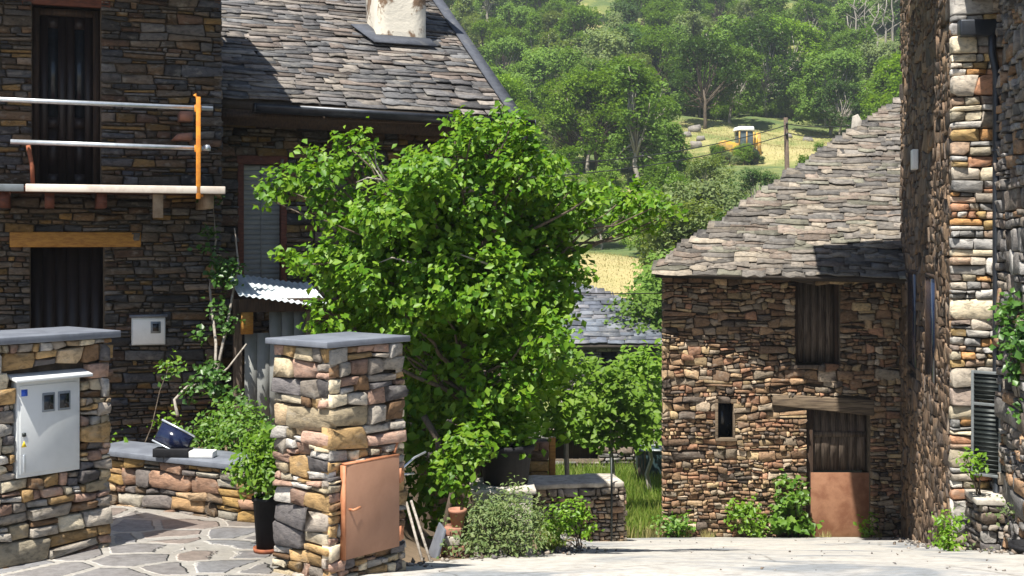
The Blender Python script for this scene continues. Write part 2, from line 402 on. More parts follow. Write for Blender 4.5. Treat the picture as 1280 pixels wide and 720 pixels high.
def lobe_points(lobes, dens, per=10, spread=.09, inner=.5):
    """clusters of leaf positions over the outer part of each lobe (c, (rx, ry, rz))"""
    Cs, Ns = [], []
    for c, r in lobes:
        r = np.asarray(r) if not np.isscalar(r) else np.array([r] * 3)
        k = max(3, int(dens * (r[0] * r[2] + r[0] * r[1] + r[1] * r[2]) / 3))
        d = nr.normal(size=(k, 3)); d /= np.linalg.norm(d, axis=1)[:, None]
        rad = inner + (1.06 - inner) * nr.random(k) ** .6
        cc = np.asarray(c) + d * r * rad[:, None]
        pp = np.repeat(cc, per, 0) + nr.normal(0, spread, (k * per, 3)) * [1, 1, .8]
        nn = np.repeat(d, per, 0) * .6 + nr.normal(0, .5, (k * per, 3)) + [-.2, -.45, .9]
        Cs.append(pp); Ns.append(nn)
    return np.concatenate(Cs), np.concatenate(Ns)
def limb(mb, a, b, r0, r1, sag=.1, k=6, n=7):
    a, b = np.asarray(a, float), np.asarray(b, float); t = np.linspace(0, 1, k)[:, None]
    L = np.linalg.norm(b - a)
    pts = a + (b - a) * t + nr.normal(0, .035 * L, (k, 3)) * (t * (1 - t) * 4) + np.array([0, 0, sag * L]) * (t * (1 - t) * 2)
    tube(mb, pts, np.linspace(r0, r1, k), n)

def plant(name, label, cat, base, lobes, mat, size, dens, stems=6, stem_mat='bark', group=None, per=9, spread=.06, asp=.6, inner=.4, sr=.008):
    t = thing(name, label, cat, base, group)
    mb = MB(); C, Nn = lobe_points(lobes, dens, per, spread, inner); leaves(mb, C, Nn, size, asp)
    mb.build('foliage', M[mat], t)
    st = MB(); b = np.asarray(base, float)
    for i in range(stems):
        c, r = lobes[i % len(lobes)]; r = np.asarray(r) if not np.isscalar(r) else np.array([r] * 3)
        limb(st, b + nr.normal(0, .02, 3) * [1, 1, 0], np.asarray(c) + nr.uniform(-.6, .6, 3) * r, sr, sr * .35, .05, 5, 5)
    st.build('stem', M[stem_mat], t, True)
    return t

# ================================================================== GROUND
PY = [-60, 0, 6, 8.4, 11, 13.8, 20, 24, 30, 38, 45, 52, 60, 70, 85, 100, 115, 132, 150, 175, 200, 230, 280, 420, 700]
PZ = [-1.2, -1.6, -1.95, -2.2, -2.72, -3.35, -4.65, -5.1, -5.35, -5.1, -4.0, -2.9, -1.5, -.3, 2.2, 4.6, 6.9, 10, 14.5, 23, 33, 45, 65, 105, 150]
def sm(x, a, b):
    t = min(1, max(0, (x - a) / (b - a))); return t * t * (3 - 2 * t)
def T(X, Y):
    z = float(np.interp(Y, PY, PZ))
    k = (1 - sm(X, -1.35, -.85)) * (1 - sm(Y, 15, 22))
    z = z * (1 - k) - 2.22 * k
    g = (1 - sm(X, .5, 1.0)) * sm(Y, 15.5, 17.2) * (1 - sm(Y, 20, 24)) * (1 - k)
    z += .22 * g
    a = sm(Y, 40, 80)
    z += a * (.55 * math.sin(X * .21 + 1) * math.sin(Y * .13) + .9 * math.sin(X * .07 + Y * .05) + .25 * math.sin(X * .6 + Y * .37))
    return EZ + z

xs = np.concatenate([np.linspace(-220, -30, 20), np.linspace(-28, -6, 12), np.linspace(-5, 12, 69), np.linspace(13, 70, 58), np.linspace(75, 260, 20)])
ys = np.concatenate([np.linspace(-60, -5, 8), np.linspace(-3, 26, 59), np.linspace(27, 160, 134), np.linspace(163, 250, 30), np.linspace(260, 700, 14)])
ys = np.array(sorted(set(list(ys) + [6, 8.4, 11, 13.8, 20, 24])))
mb = MB()
V = np.array([(x, y, T(x, y)) for y in ys for x in xs]); nx = len(xs)
ii = np.array([[j * nx + i, j * nx + i + 1, (j + 1) * nx + i + 1, (j + 1) * nx + i] for j in range(len(ys) - 1) for i in range(nx - 1)])
mb.addarr(V, ii)
m, nt, n, l, b = new_mat('hill ground')
at = n.new('ShaderNodeAttribute'); at.attribute_name = 'dry'
v = coords(n, l)
t1 = noise(n, l, .35, 8, .7, v, .5); t2 = noise(n, l, 5, 6, .75, v)
ad = n.new('ShaderNodeMath'); ad.operation = 'ADD'; l.new(at.outputs['Fac'], ad.inputs[0])
s_ = n.new('ShaderNodeMath'); s_.operation = 'MULTIPLY_ADD'; s_.inputs[1].default_value = 1.7; s_.inputs[2].default_value = -.92
l.new(t1.outputs[0], s_.inputs[0]); l.new(s_.outputs[0], ad.inputs[1])
r = ramp(n, [(.1, (.07, .11, .03)), (.4, (.16, .18, .05)), (.62, (.28, .26, .1)), (.95, (.36, .3, .135))]); l.new(ad.outputs[0], r.inputs[0])
r2 = ramp(n, [(.3, (.55, .55, .5)), (.7, (1.2, 1.2, 1.2))]); l.new(t2.outputs[0], r2.inputs[0])
as_ = n.new('ShaderNodeAttribute'); as_.attribute_name = 'soil'
cs_ = mixc(n, l, r.outputs[0], (.17, .12, .075), as_.outputs['Fac'])
cc = mixc(n, l, cs_, r2.outputs[0], .8, 'MULTIPLY'); l.new(cc, b.inputs['Base Color'])
b.inputs['Roughness'].default_value = 1; add_bump(n, l, b, t2.outputs[0], .05, .7)
ground = mb.build('ground', m, smooth=True); tag(ground, kind='structure')
def dry(X, Y):
    d = .28
    if Y > 70 and math.sin(X * .23 + 2) * math.sin(Y * .11 + X * .05) + .5 * math.sin(X * .41 + Y * .19) > .85: d = .85
    d = max(d, 1.0 * (1 - sm(abs((X - 5.2) / 3.6), .7, 1.2)) * (1 - sm(abs((Y - 56) / 10), .7, 1.2)))
    d = max(d, .62 * (1 - sm(abs((X - 25) / 12), .8, 1.1)) * (1 - sm(abs((Y - 125) / 16), .8, 1.1)))
    d = max(d, .5 * (1 - sm(abs((X - 5) / 5), .8, 1.1)) * (1 - sm(abs((Y - 98) / 9), .8, 1.1)))
    d = max(d, .75 * sm(Y, 215, 235) * sm(X, 40, 60))
    return d
a_ = ground.data.attributes.new('dry', 'FLOAT', 'POINT'); a_.data.foreach_set('value', np.array([dry(p[0], p[1]) for p in V], np.float32))

a_ = ground.data.attributes.new('soil', 'FLOAT', 'POINT'); a_.data.foreach_set('value', np.array([1 - sm(p[1], 16, 18.5) for p in V], np.float32))

# road: pale concrete sheet following the ground
def rl(Y): return float(np.interp(Y, [-60, 7, 9.6, 10.4, 11.2, 13, 17, 18.2, 19, 19.5], [-1.2, -1.15, -.8, -.45, .15, .45, .62, .75, 1.4, 2.1])) + .05 * math.sin(Y * 5)
def rr(Y): return float(np.interp(Y, [-60, 8, 13.8, 14, 19.7, 20.5], [3.6, 4.0, 5.15, 4.75, 6.0, 6.2]))
yy = [y for y in ys if y < 19.6] + [19.6, 19.97]; K = 24
V = []; 
for y in yy:
    a = rl(y) if y < 19.7 else 2.25
    for i in range(K + 1):
        x = a + (rr(y) - a) * i / K
        V.append((x, y, T(x, y) + .008))
mb = MB(); mb.addarr(np.array(V), np.array([[j * (K + 1) + i, j * (K + 1) + i + 1, (j + 1) * (K + 1) + i + 1, (j + 1) * (K + 1) + i] for j in range(len(yy) - 1) for i in range(K)]))
m, nt, n, l, b = new_mat('concrete road')
v = coords(n, l)
t1 = noise(n, l, .7, 6, .6, v, .8); t2 = noise(n, l, 9, 8, .75, v); t3 = noise(n, l, 60, 3, .6, v)
r = ramp(n, [(.38, (.22, .235, .25)), (.45, (.33, .325, .315)), (.5, (.40, .385, .36)), (.64, (.45, .43, .39))]); l.new(t1.outputs[0], r.inputs[0])
r2 = ramp(n, [(.36, (.55, .52, .48)), (.58, (1.05, 1.05, 1.05))]); l.new(t2.outputs[0], r2.inputs[0])
c1 = mixc(n, l, r.outputs[0], r2.outputs[0], .7, 'MULTIPLY')
vo = n.new('ShaderNodeTexVoronoi'); vo.feature = 'DISTANCE_TO_EDGE'; vo.inputs['Scale'].default_value = .42; 
tv = noise(n, l, 3, 4, .6, v); mv = n.new('ShaderNodeMix'); mv.data_type = 'VECTOR'; mv.inputs[0].default_value = .12
l.new(v, mv.inputs[4]); l.new(tv.outputs['Color'], mv.inputs[5]); l.new(mv.outputs[1], vo.inputs['Vector'])
rc = ramp(n, [(.0, (.45, .43, .4)), (.007, (1, 1, 1))]); l.new(vo.outputs['Distance'], rc.inputs[0])
c2 = mixc(n, l, c1, rc.outputs[0], .7, 'MULTIPLY'); l.new(c2, b.inputs['Base Color'])
b.inputs['Roughness'].default_value = .9; add_bump(n, l, b, t3.outputs[0], .006, .6)
tag(mb.build('road', m, smooth=True), kind='structure')

# patio: flagstones in pale mortar
m, nt, n, l, b = new_mat('flagstones')
v = coords(n, l, (2.7, 3.4, 1)); tn = noise(n, l, 2.6, 4, .6, v)
mv = n.new('ShaderNodeMix'); mv.data_type = 'VECTOR'; mv.inputs[0].default_value = .16
l.new(v, mv.inputs[4]); l.new(tn.outputs['Color'], mv.inputs[5])
vo = n.new('ShaderNodeTexVoronoi'); vo.feature = 'DISTANCE_TO_EDGE'; vo.inputs['Randomness'].default_value = .95
vc = n.new('ShaderNodeTexVoronoi'); vc.inputs['Randomness'].default_value = .95
for q in (vo, vc): q.inputs['Scale'].default_value = 1.0; l.new(mv.outputs[1], q.inputs['Vector'])
sx = n.new('ShaderNodeSeparateColor'); l.new(vc.outputs['Color'], sx.inputs[0])
rs = ramp(n, [(0, (.40, .385, .39)), (.25, (.47, .39, .35)), (.42, (.41, .415, .44)), (.62, (.47, .44, .42)), (.85, (.38, .36, .36))], True); l.new(sx.outputs[0], rs.inputs[0])
tt = noise(n, l, 5, 7, .75, v); r2 = ramp(n, [(.3, (.5, .48, .46)), (.62, (1.15, 1.13, 1.1))]); l.new(tt.outputs[0], r2.inputs[0])
cs = mixc(n, l, rs.outputs[0], r2.outputs[0], .8, 'MULTIPLY')
rm = ramp(n, [(.06, (0, 0, 0)), (.085, (1, 1, 1))]); l.new(vo.outputs['Distance'], rm.inputs[0])
td = noise(n, l, 1.3, 7, .7, v); rd_ = ramp(n, [(.38, (.55, .5, .44)), (.58, (1, 1, 1))]); l.new(td.outputs[0], rd_.inputs[0])
cm0 = mixc(n, l, (.68, .65, .6), r2.outputs[0], .5, 'MULTIPLY'); cf0 = mixc(n, l, cm0, cs, rm.outputs[0]); cf = mixc(n, l, cf0, rd_.outputs[0], .3, 'MULTIPLY'); l.new(cf, b.inputs['Base Color'])
b.inputs['Roughness'].default_value = .8; add_bump(n, l, b, rm.outputs[0], .012, .8)
mb = MB(); prism(mb, [(-9, -1), (-1.45, -1), (-1.32, 7.7), (-1.3, 9.9), (-1.75, 10.1), (-9, 12.5)], -.3, 0, WORLD)
tag(mb.build('patio', m), kind='structure')

# ================================================================== LEFT HOUSE (block with balcony)
dB = np.array([.94, .342, 0]); nB = np.array([.342, -.94, 0])
B = Fr((*(-4.30 * 1.0, 13.5), 0), dB, (0, 0, 1), nB)
UC = 1.2
def hole(F, x0, y0, x1, y1):
    a = F.px(x0, y1); b_ = F.px(x1, y0); return (a[0], b_[0], a[1], b_[1])
hu = hole(B, 40, 10, 126, 232); hl = hole(B, 38, 309, 130, 309); hl = (hl[0], hl[1], .0, hl[3])
house = thing('stone_house', 'dark rubble stone house at the left with an upper balcony door, in shade', 'house', B.p(0, 0))
mb = MB(); core(mb, B, -4, UC, -.2, EZ + 3.0, [hu, hl], .35)
box(mb, B, UC - .35, UC - .002, -.2, EZ + 3.0, -1.05, -.385); box(mb, B, -4, -3.65, -.2, EZ + 3.0, -1.05, -.385)
w_ = mb.build('wall_core', M['mortar'], house)
mb = MB(); rubble(mb, B, -4, UC + .02, -.2, EZ + 2.98, [(hu[0], hu[1], hu[2], hu[3] + .1), (hl[0], hl[1], hl[2], hl[3] + .15)], (.035, .12), (1.1, 4.), .006, .03, .014)
S = Fr(B.p(UC, 0), -nB, (0, 0, 1), dB)
rubble(mb, S, 0, 1.0, EZ + .2, EZ + 3.0, (), (.05, .12), (1.2, 3.5), .006, .02, .012)
mb.build('wall', M['house'], house)
# upper door
mb = MB(); box(mb, B, hu[0] - .1, hu[1] + .1, hu[3], hu[3] + .16, -.3, .012); mb.build('lintel', M['wood_red'], house, bevel=.008)
mb = MB(); a, b_, c, d = hu
box(mb, B, a, a + .07, c, d, -.3, -.2); box(mb, B, b_ - .07, b_, c, d, -.3, -.2); box(mb, B, a + .07, b_ - .07, d - .07, d, -.3, -.2)
fr = mb.build('door_frame', M['wood_dark'], house)
mb = MB(); xm = (a + b_) / 2
for s0, s1 in ((a + .075, xm - .003), (xm + .003, b_ - .075)):
    box(mb, B, s0, s0 + .08, c + .02, d - .075, -.29, -.235); box(mb, B, s1 - .08, s1, c + .02, d - .075, -.29, -.235)
    for q in (c + .02, c + .62, d - .2): box(mb, B, s0 + .08, s1 - .08, q, q + .12, -.29, -.236)
    box(mb, B, s0 + .08, s1 - .08, c + .14, c + .62, -.28, -.26)
box(mb, B, a, b_, c, d, -.34, -.3)
dr = mb.build('door', M['door_black'], house)
mb = MB()
for s0, s1 in ((a + .155, xm - .083), (xm + .083, b_ - .155)): box(mb, B, s0, s1, c + .74, d - .2, -.275, -.262)
mb.build('pane', M['pane'], dr)
mb = MB(); tube(mb, [B.p(xm + .05, c + .9, -.23), B.p(xm + .05, c + .9, -.19), B.p(xm - .05, c + .9, -.19)], .01, 6); mb.build('handle', M['galv'], dr)
# lower door
a, b_, c, d = hl
mb = MB(); x0, y0 = B.px(12, 309); x1, y1 = B.px(176, 290); box(mb, B, x0, x1, y0, y1, -.25, .05); mb.build('lintel_beam', M['wood_ochre'], house, bevel=.012)
mb = MB(); k = 6
for i in range(k): box(mb, B, a + (b_ - a) * i / k + .002, a + (b_ - a) * (i + 1) / k - .002, c, d, -.32, -.27 + .004 * (i % 2))
box(mb, B, a, b_, c, d, -.36, -.325)
pd = mb.build('plank_door', M['door_black'], house)
mb = MB(); tube(mb, [B.p(b_ - .15, c + 1, -.27), B.p(b_ - .15, c + 1.02, -.22), B.p(b_ - .15, c + 1.13, -.22), B.p(b_ - .15, c + 1.15, -.27)], .009, 6); mb.build('handle', M['steel_dk'], pd)
# roof of the block, mostly above the frame: it shades the facade
RB = Fr(B.p(-4.4, EZ + 2.95, 1.1), dB, -nB * math.cos(R(9)) + np.array([0, 0, math.sin(R(9))]))
mb = MB(); box(mb, RB, 0, 5.75, -.02, 2.2, -.09, 0); mb.build('roof_deck', M['roofdeck'], house)
mb = MB(); slates(mb, RB, lambda w: (0, 5.78), 2.2, .22, (.3, .6), over=.05); mb.build('roof', M['slate_l'], house)
mb = MB()
for i in range(9): 
    u = -4.2 + i * .65; tube(mb, [B.p(u, EZ + 2.83, 1.0), B.p(u, EZ + 2.99, 0.0)], .045, 7)
mb.build('rafter', M['wood_dark'], house)
# balcony deck (parts of the house)
BF = B.off(.88)
x1, zt = BF.px(278, 236); x1s, zb = BF.px(278, 246)
mb = MB(); box(mb, B, -4, x1, zt - .045, zt, .02, .92); dk = mb.build('balcony_deck', M['wood_red'], house)
mb = MB(); box(mb, B, BF.px(32, 240)[0], x1 + .02, zt - .055, zt + .02, .925, .965); mb.build('edge_board', M['deckedge'], dk, bevel=.006)
mb = MB(); box(mb, B, -4, BF.px(30, 240)[0], zt - .055, zt + .016, .925, .962); mb.build('edge_board', M['steel_shade_gr'], dk, bevel=.006)  # shaded stretch of the same board, its shadow put in as grey
for px in (-40, 5, 62, 128, 262):
    mb = MB(); u = BF.px(px, 250)[0]; box(mb, B, u - .045, u + .045, zt - .2, zt - .047, -.02, .86); mb.build('joist', M['wood_red' if px != 262 else 'joist'], dk)
mb = MB(); u = BF.px(198, 250)[0]; box(mb, B, u - .05, u + .05, zt - .3, zt - .06, .78, .86); mb.build('post_stub', M['joist'], dk, bevel=.006)
# guard rail
gr = thing('guard_rail', 'two galvanised scaffold tubes with an orange post along the balcony edge', 'guard rail', B.p(-.2, zt, .9))
for (xa, ya, xb, yb) in ((-140, 118, 266, 136), (13, 177, 263, 186)):
    mb = MB(); A_ = BF.px(xa, ya); B_ = BF.px(xb, yb); tube(mb, [BF.p(*A_), BF.p(*B_)], .024, 10); mb.build('rail', M['galv'], gr, True)
mb = MB(); u, v0 = BF.px(247, 249); v1 = BF.px(246, 122)[1]
box(mb, BF, u - .022, u + .022, v0, v1, .05, .085); box(mb, BF, u - .02, u + .05, v0 + .02, v0 + .05, .03, .05)
for yy_ in (136, 186): vv = BF.px(247, yy_)[1]; box(mb, BF, u - .035, u + .035, vv - .035, vv + .035, .026, .05)
mb.build('post', M['orange'], gr, bevel=.004, label='orange painted steel post')
mb = MB(); tube(mb, [BF.p(u - .015, v1 - .02, .07), BF.p(u - .03, v1 + .03, .07), BF.p(u - .045, v1 + .01, .07)], .012, 6); mb.build('hook', M['orange'], gr)
mb = MB(); u2, w1 = BF.px(35, 181); u3, w0 = BF.px(41, 234); tube(mb, [BF.p(u2, w1, -.06), BF.p((u2 + u3) / 2 + .015, (w0 + w1) / 2, -.06), BF.p(u3, w0, -.06)], .022, 8); mb.build('post', M['rusty'], gr, True, label='bent rusty post')
mb = MB(); lathe(mb, BF.p(*BF.px(258, 185)) - np.array([0, 0, .03]), [(.001, 0), (.035, 0), (.035, .06), (.001, .06)], 10); mb.build('coupler', M['galv'], gr)
# hollow bricks / bracket blocks standing on the deck at the wall
for i, (px, py, w, h) in enumerate(((233, 145, .13, .09), (228, 170, .2, .075))):
    Fk = B.off(.3); u, v0 = Fk.px(px, py); mb = MB(); prism(mb, [(u - w / 2, v0 - h / 2), (u + w / 2, v0 - h / 2), (u + w / 2, v0 + h / 2), (u - w / 2 + .05 * i, v0 + h / 2 - .02 * i)], -.32, .05, Fk)
    tag(mb.build('corbel_stone', M['terra']), ['upper square orange stone corbel jutting from the wall by the orange post', 'lower wedge shaped orange stone corbel jutting from the wall by the orange post'][i], 'corbel')
# meter box on the house wall
u0, v0 = B.px(164, 431); u1, v1 = B.px(206, 396)
t = thing('meter_box', 'small white meter box with a grey window on the dark house wall', 'meter box', B.p((u0 + u1) / 2, v0))
mb = MB(); box(mb, B, u0, u1, v0, v1, -.02, .075); mb.build('case', M['cabinet'], t, bevel=.006)
mb = MB(); box(mb, B, u0 - .02, u1 + .02, v1 + .002, v1 + .03, -.02, .1); mb.build('hood', M['capslate'], t)
mb = MB(); k = (u1 - u0); box(mb, B, u0 + .56 * k, u0 + .86 * k, v0 + .42 * (v1 - v0), v0 + .85 * (v1 - v0), .07, .079); wn = mb.build('window', M['cabinet_dk'], t)
mb = MB(); box(mb, B, u0 + .62 * k, u0 + .80 * k, v0 + .5 * (v1 - v0), v0 + .77 * (v1 - v0), .075, .082); mb.build('pane', M['pane'], wn)
mb = MB(); box(mb, B, u0 + .04 * k, u0 + .96 * k, v0 + .05 * (v1 - v0), v0 + .93 * (v1 - v0), .073, .077); mb.build('door', M['white'], t, bevel=.003)

# ================================================================== WING with the big slate roof
Wg = Fr(B.p(UC, 0, -.95), dB, (0, 0, 1), nB)
wing = thing('slate_roofed_house', 'house with a broad dark slate roof, white chimney and black gutter behind the tree', 'house', Wg.p(0, 0))
EV = Wg.off(.8)
eL = EV.px(330, 128); eR = EV.px(645, 147)
pL = EV.p(*eL); pR = EV.p(*eR); ue = pR - pL; LE = np.linalg.norm(ue)
pit = 30
RW = Fr(pL, ue, -nB * math.cos(R(pit)) + np.array([0, 0, math.sin(R(pit))]))
RW.V = RW.V - (RW.V @ RW.U) * RW.U; RW.V /= np.linalg.norm(RW.V); RW.N = np.cross(RW.U, RW.V)
ur = Wg.px(632, 300)[0]
hs = hole(Wg, 299, 206, 356, 368)
mb = MB(); core(mb, Wg, -4.6, ur, -3, eL[1] - .02, [hs], .35)
box(mb, Wg, ur - .35, ur - .002, -3, eL[1] + .1, -5.5, -.385)
mb.build('wall_core', M['mortar'], wing)
mb = MB(); rubble(mb, Wg, 0, ur + .02, -.6, eL[1] - .05, [hs], (.05, .13), (1.2, 3.8), .006, .03, .014)
SW = Fr(Wg.p(ur, 0), -nB, (0, 0, 1), dB); 
mb.build('wall', M['house'], wing)
def ulw(w): return (-4.2 if w > 1.1 else -1.05, LE + .0 - .012 * w)
mb = MB(); box(mb, RW, -1.05, LE - .02, .0, 1.1, -.1, -.005); box(mb, RW, -4.3, LE - .02, 1.1, 5.2, -.1, -.005); mb.build('roof_deck', M['roofdeck'], wing)
mb = MB(); slates(mb, RW, ulw, 5.2, .105, (.16, .6), (.006, .017), .035, .05, 2.5, .03)
rf = mb.build('roof', M['slate_l'], wing)
mb = MB(); box(mb, RW, LE - .1, LE + .05, -.05, 5.2, .045, .075); box(mb, RW, LE + .025, LE + .055, -.05, 5.2, -.1, .05); mb.build('verge_strip', M['slate_b'], rf)
mb = MB(); rd = Fr(RW.p(0, 5.2), ue, nB * -math.cos(R(-pit)) + np.array([0, 0, -math.sin(R(pit))])); box(mb, rd, -4.2, LE, 0, 3, -.1, .03); mb.build('back_slope', M['slate_b'], rf)
# chimney
cu, cv = RW.px(502, 56); cp = RW.p(cu, cv)
ch = Fr(cp + np.array([0, 0, 0]), dB, (0, 0, 1), nB)
mb = MB(); k = 5; hw = .335
zz = np.linspace(-.5, 1.5, 9); prof = []
V = []; nn = 16
for z in zz:
    for j in range(nn):
        s_ = j / 4; e = int(s_) % 4; f = s_ - int(s_)
        c4 = [(-hw, .0), (hw, .0), (hw, -.62), (-hw, -.62)]; q0, q1 = np.array(c4[e]), np.array(c4[(e + 1) % 4])
        q = q0 + (q1 - q0) * f; q = q + nr.normal(0, .012, 2); V.append((q[0] * (1 - .03 * z), z, q[1]))
fs = [(i * nn + j, i * nn + (j + 1) % nn, (i + 1) * nn + (j + 1) % nn, (i + 1) * nn + j) for i in range(8) for j in range(nn)] + [tuple(range(8 * nn, 9 * nn))]
mb.add(ch.arr(V), fs); cm = mb.build('chimney', M['plaster'], rf)
mb = MB(); box(mb, ch, -.45, .45, 1.5, 1.56, -.74, .12); mb.build('chimney_cap', M['capslate'], cm)
mb = MB()
prism(mb, [(cu - .62, cv + .35), (cu - .42, cv - .22), (cu + .42, cv - .2), (cu + .38, cv + .05), (cu - .3, cv + .05), (cu - .38, cv + .4)], .085, .1, RW); mb.build('flashing', M['slate_b'], cm)
# gutter
mb = MB(); a8 = np.linspace(math.pi, 2 * math.pi, 9)
g0, g1 = -.12, LE + .17; A_ = []
for u in (g0, g1):
    for s in (1., .88):
        for t_ in a8: A_.append((u, -.11 + .085 * s * math.cos(t_), -.035 + .095 * s * math.sin(t_)))
mb2 = np.array(A_); GF = Fr(RW.O, RW.U, -np.array([0.342, -.94, 0]), (0, 0, 1)); n9 = 9
fs = []
for i in range(8):
    fs += [(i, i + 1, 18 + i + 1, 18 + i), (9 + i + 1, 9 + i, 27 + i, 27 + i + 1)]
fs += [(0, 18, 27, 9), (8, 17, 35, 26)] + [(i, 9 + i, 9 + i + 1, i + 1) for i in range(8)] + [(18 + i + 1, 27 + i + 1, 27 + i, 18 + i) for i in range(8)]
mb.add(GF.arr(mb2), fs); gu = mb.build('gutter', M['gutter'], wing)
mb = MB(); box(mb, GF, g1, g1 + .01, -.2, -.02, -.14, -.03); mb.build('end_cap', M['gutter'], gu); mb = MB(); box(mb, GF, g0 - .01, g0, -.2, -.02, -.13, -.03); mb.build('end_cap', M['gutter'], gu)
q = GF.p(g1 - .1, -.11, -.13); mb = MB(); tube(mb, [q, q - [0, 0, .15], q - nB * .0 + np.array([-.342 * .45, .94 * .45, -.5]), q + np.array([-.342 * .45, .94 * .45, -3])], .04, 8); mb.build('downspout', M['gutter'], gu, True)
mb = MB(); box(mb, EV, eL[0] - 1.0, eR[0] - .05, eL[1] - .17, eL[1] - .12, -.5, -.03)
for i in range(7): u = eL[0] + .1 + i * (eR[0] - eL[0] - .3) / 6; box(mb, EV, u, u + .09, eL[1] - .13, eL[1] - .03, -.6, -.06)
mb.build('soffit', M['wood_dark'], wing)
mb = MB(); box(mb, RW, -1.05, LE - .03, .0, .03, -.3, -.102); mb.build('fascia', M['wood_dark'], wing)
# roller shutter
a, b_, c, d = hs
mb = MB(); box(mb, Wg, a - .02, a + .05, c, d, -.25, .03); box(mb, Wg, b_ - .05, b_ + .02, c, d, -.25, .03); box(mb, Wg, a - .03, b_ + .03, d, d + .1, -.25, .034)
fr = mb.build('window_frame', M['wood_red'], wing, bevel=.005)
mb = MB(); k = 26
for i in range(k):
    q = c + (d - c) * i / k; qq = (d - c) / k
    mb.add(Wg.arr([(a + .05, q, -.09), (b_ - .05, q, -.09), (b_ - .05, q + qq * .5, -.075), (a + .05, q + qq * .5, -.075), (b_ - .05, q + qq * .94, -.09), (a + .05, q + qq * .94, -.09), (b_ - .05, q + qq, -.1), (a + .05, q + qq, -.1)]), [(0, 1, 2, 3), (3, 2, 4, 5), (5, 4, 6, 7)])
box(mb, Wg, (a + b_) / 2 - .006, (a + b_) / 2 + .006, c, d, -.1, -.07)
mb.build('roller_shutter', M['shutter'], wing)

# lean-to shed with corrugated roof in front of the wing wall
LT = Wg.off(1.55)
l0, lz = LT.px(296, 368); l1, lz1 = LT.px(402, 381)
ln = thing('lean_to', 'lean-to porch with a wavy corrugated metal roof and grey plank door', 'lean-to', LT.p((l0 + l1) / 2, -.0))
mb = MB(); nu_ = 140; V = []
for d_ in (.12, -.35, -.93):
    for i in range(nu_ + 1):
        u = l0 + (l1 - l0 + .06) * i / nu_; f = i / nu_
        zz_ = lz + (lz1 - lz) * min(1, f * 1.2) + .008 * math.sin(u * 2 * math.pi / .066) - .2 * (d_ - .12)
        V.append((u, zz_, d_))
V2 = V + [(u, z - .006, d_) for u, z, d_ in V]; k = nu_ + 1; o_ = 3 * k
fs = [(j * k + i, j * k + i + 1, (j + 1) * k + i + 1, (j + 1) * k + i) for j in range(2) for i in range(nu_)]
fs += [tuple(o_ + q for q in reversed(f)) for f in fs] + [(i + 1, i, o_ + i, o_ + i + 1) for i in range(nu_)]
mb.add(LT.arr(V2), fs); mb.build('corrugated_roof', M['corrug'], ln, True)
mb = MB(); box(mb, LT, l0 + .02, l1 + .02, lz - .19, lz - .05, -.08, 0); mb.build('beam', M['wood_dark'], ln, bevel=.006)
mb = MB(); box(mb, LT, l0 + .05, l0 + .17, lz - .42, lz - .19, -.1, .0); mb.build('corner_block', M['wood_ochre'], ln)
mb = MB()
for i in range(5): u = l0 + .1 + i * .13; box(mb, LT, u + .002, u + .127, 0, lz - .42 if i < 2 else lz - .19, -.16, -.13 + .003 * (i % 2))
mb.build('plank_door', M['shutter'], ln)
mb = MB(); box(mb, LT, l0, l0 + .08, 0, lz - .06, -.3, -.165); box(mb, LT, l0 + .74, l0 + .82, 0, lz - .06, -.2, -.02); mb.build('post', M['wood_grey'], ln, bevel=.005)

# ================================================================== GATE PILLARS
e1 = np.array([.64, .77, 0]); e1 /= np.linalg.norm(e1); e2 = np.array([-e1[1], e1[0], 0]); nR = -e2
def capslab(mb, F, u0, u1, d0, d1, z, t=.045):
    pts = [(u0 + rng.uniform(-.01, .01), d0), ((u0 + u1) / 2, d0 + rng.uniform(-.012, .012)), (u1, d0 + rng.uniform(-.01, .01)), (u1 + rng.uniform(-.01, .01), d1), ((u0 + u1) / 2, d1 + .01), (u0, d1)]
    G = Fr(F.O, F.U, F.N, (0, 0, 1)); prism(mb, pts, z, z + t, G)
# left pillar
L0 = Fr((-2.91, 9.2, 0), e1, (0, 0, 1), nR)
zc = EZ - .70
lp = thing('gate_pillar', 'wide stone gate pillar wall at far left holding the pale meter cabinet', 'pillar', L0.p(-.8, -.05))
ca, cb = L0.px(18, 600), L0.px(97, 470)
hb = (ca[0], cb[0], ca[1] + .01, cb[1])
mb = MB(); core(mb, L0, -2.9, -.0, -.15, zc, [], .5, -.05); mb.build('core', M['mortar'], lp)
mb = MB(); rubble(mb, L0, -2.9, .015, -.12, zc - .002, [(hb[0] - .01, hb[1] + .01, hb[2], hb[3] + .03), (hb[0] - .05, hb[1] + .07, hb[3] - .05, hb[3] + .06)], (.05, .17), (.8, 2.2), .005, .035, .014, split=.3, chaos=.4)
LS = Fr(L0.p(0, 0), e2, (0, 0, 1), e1); rubble(mb, LS, 0, .55, -.12, zc - .002, (), (.06, .14), (1, 2.4), .006, .03, .018)
mb.build('stonework', M['pillar'], lp)
mb = MB(); capslab(mb, L0, -3.0, .07, .06, -.62, zc, .05); mb.build('coping', M['capslate'], lp, bevel=.006)
cab = thing('meter_cabinet', 'tall pale grey meter cabinet with two small windows set in the left pillar', 'meter cabinet', L0.p((ca[0] + cb[0]) / 2, ca[1]))
u0, u1, v0, v1 = hb; w = u1 - u0; h = v1 - v0
mb = MB(); box(mb, L0, u0, u1, v0, v1, -.045, .03); mb.build('case', M['cabinet'], cab, bevel=.006)
mb = MB(); box(mb, L0, u0 + .02, u1 - .02, v0 + .025, v1 - .03, .029, .038); dr = mb.build('door', M['cabinet'], cab, bevel=.004)
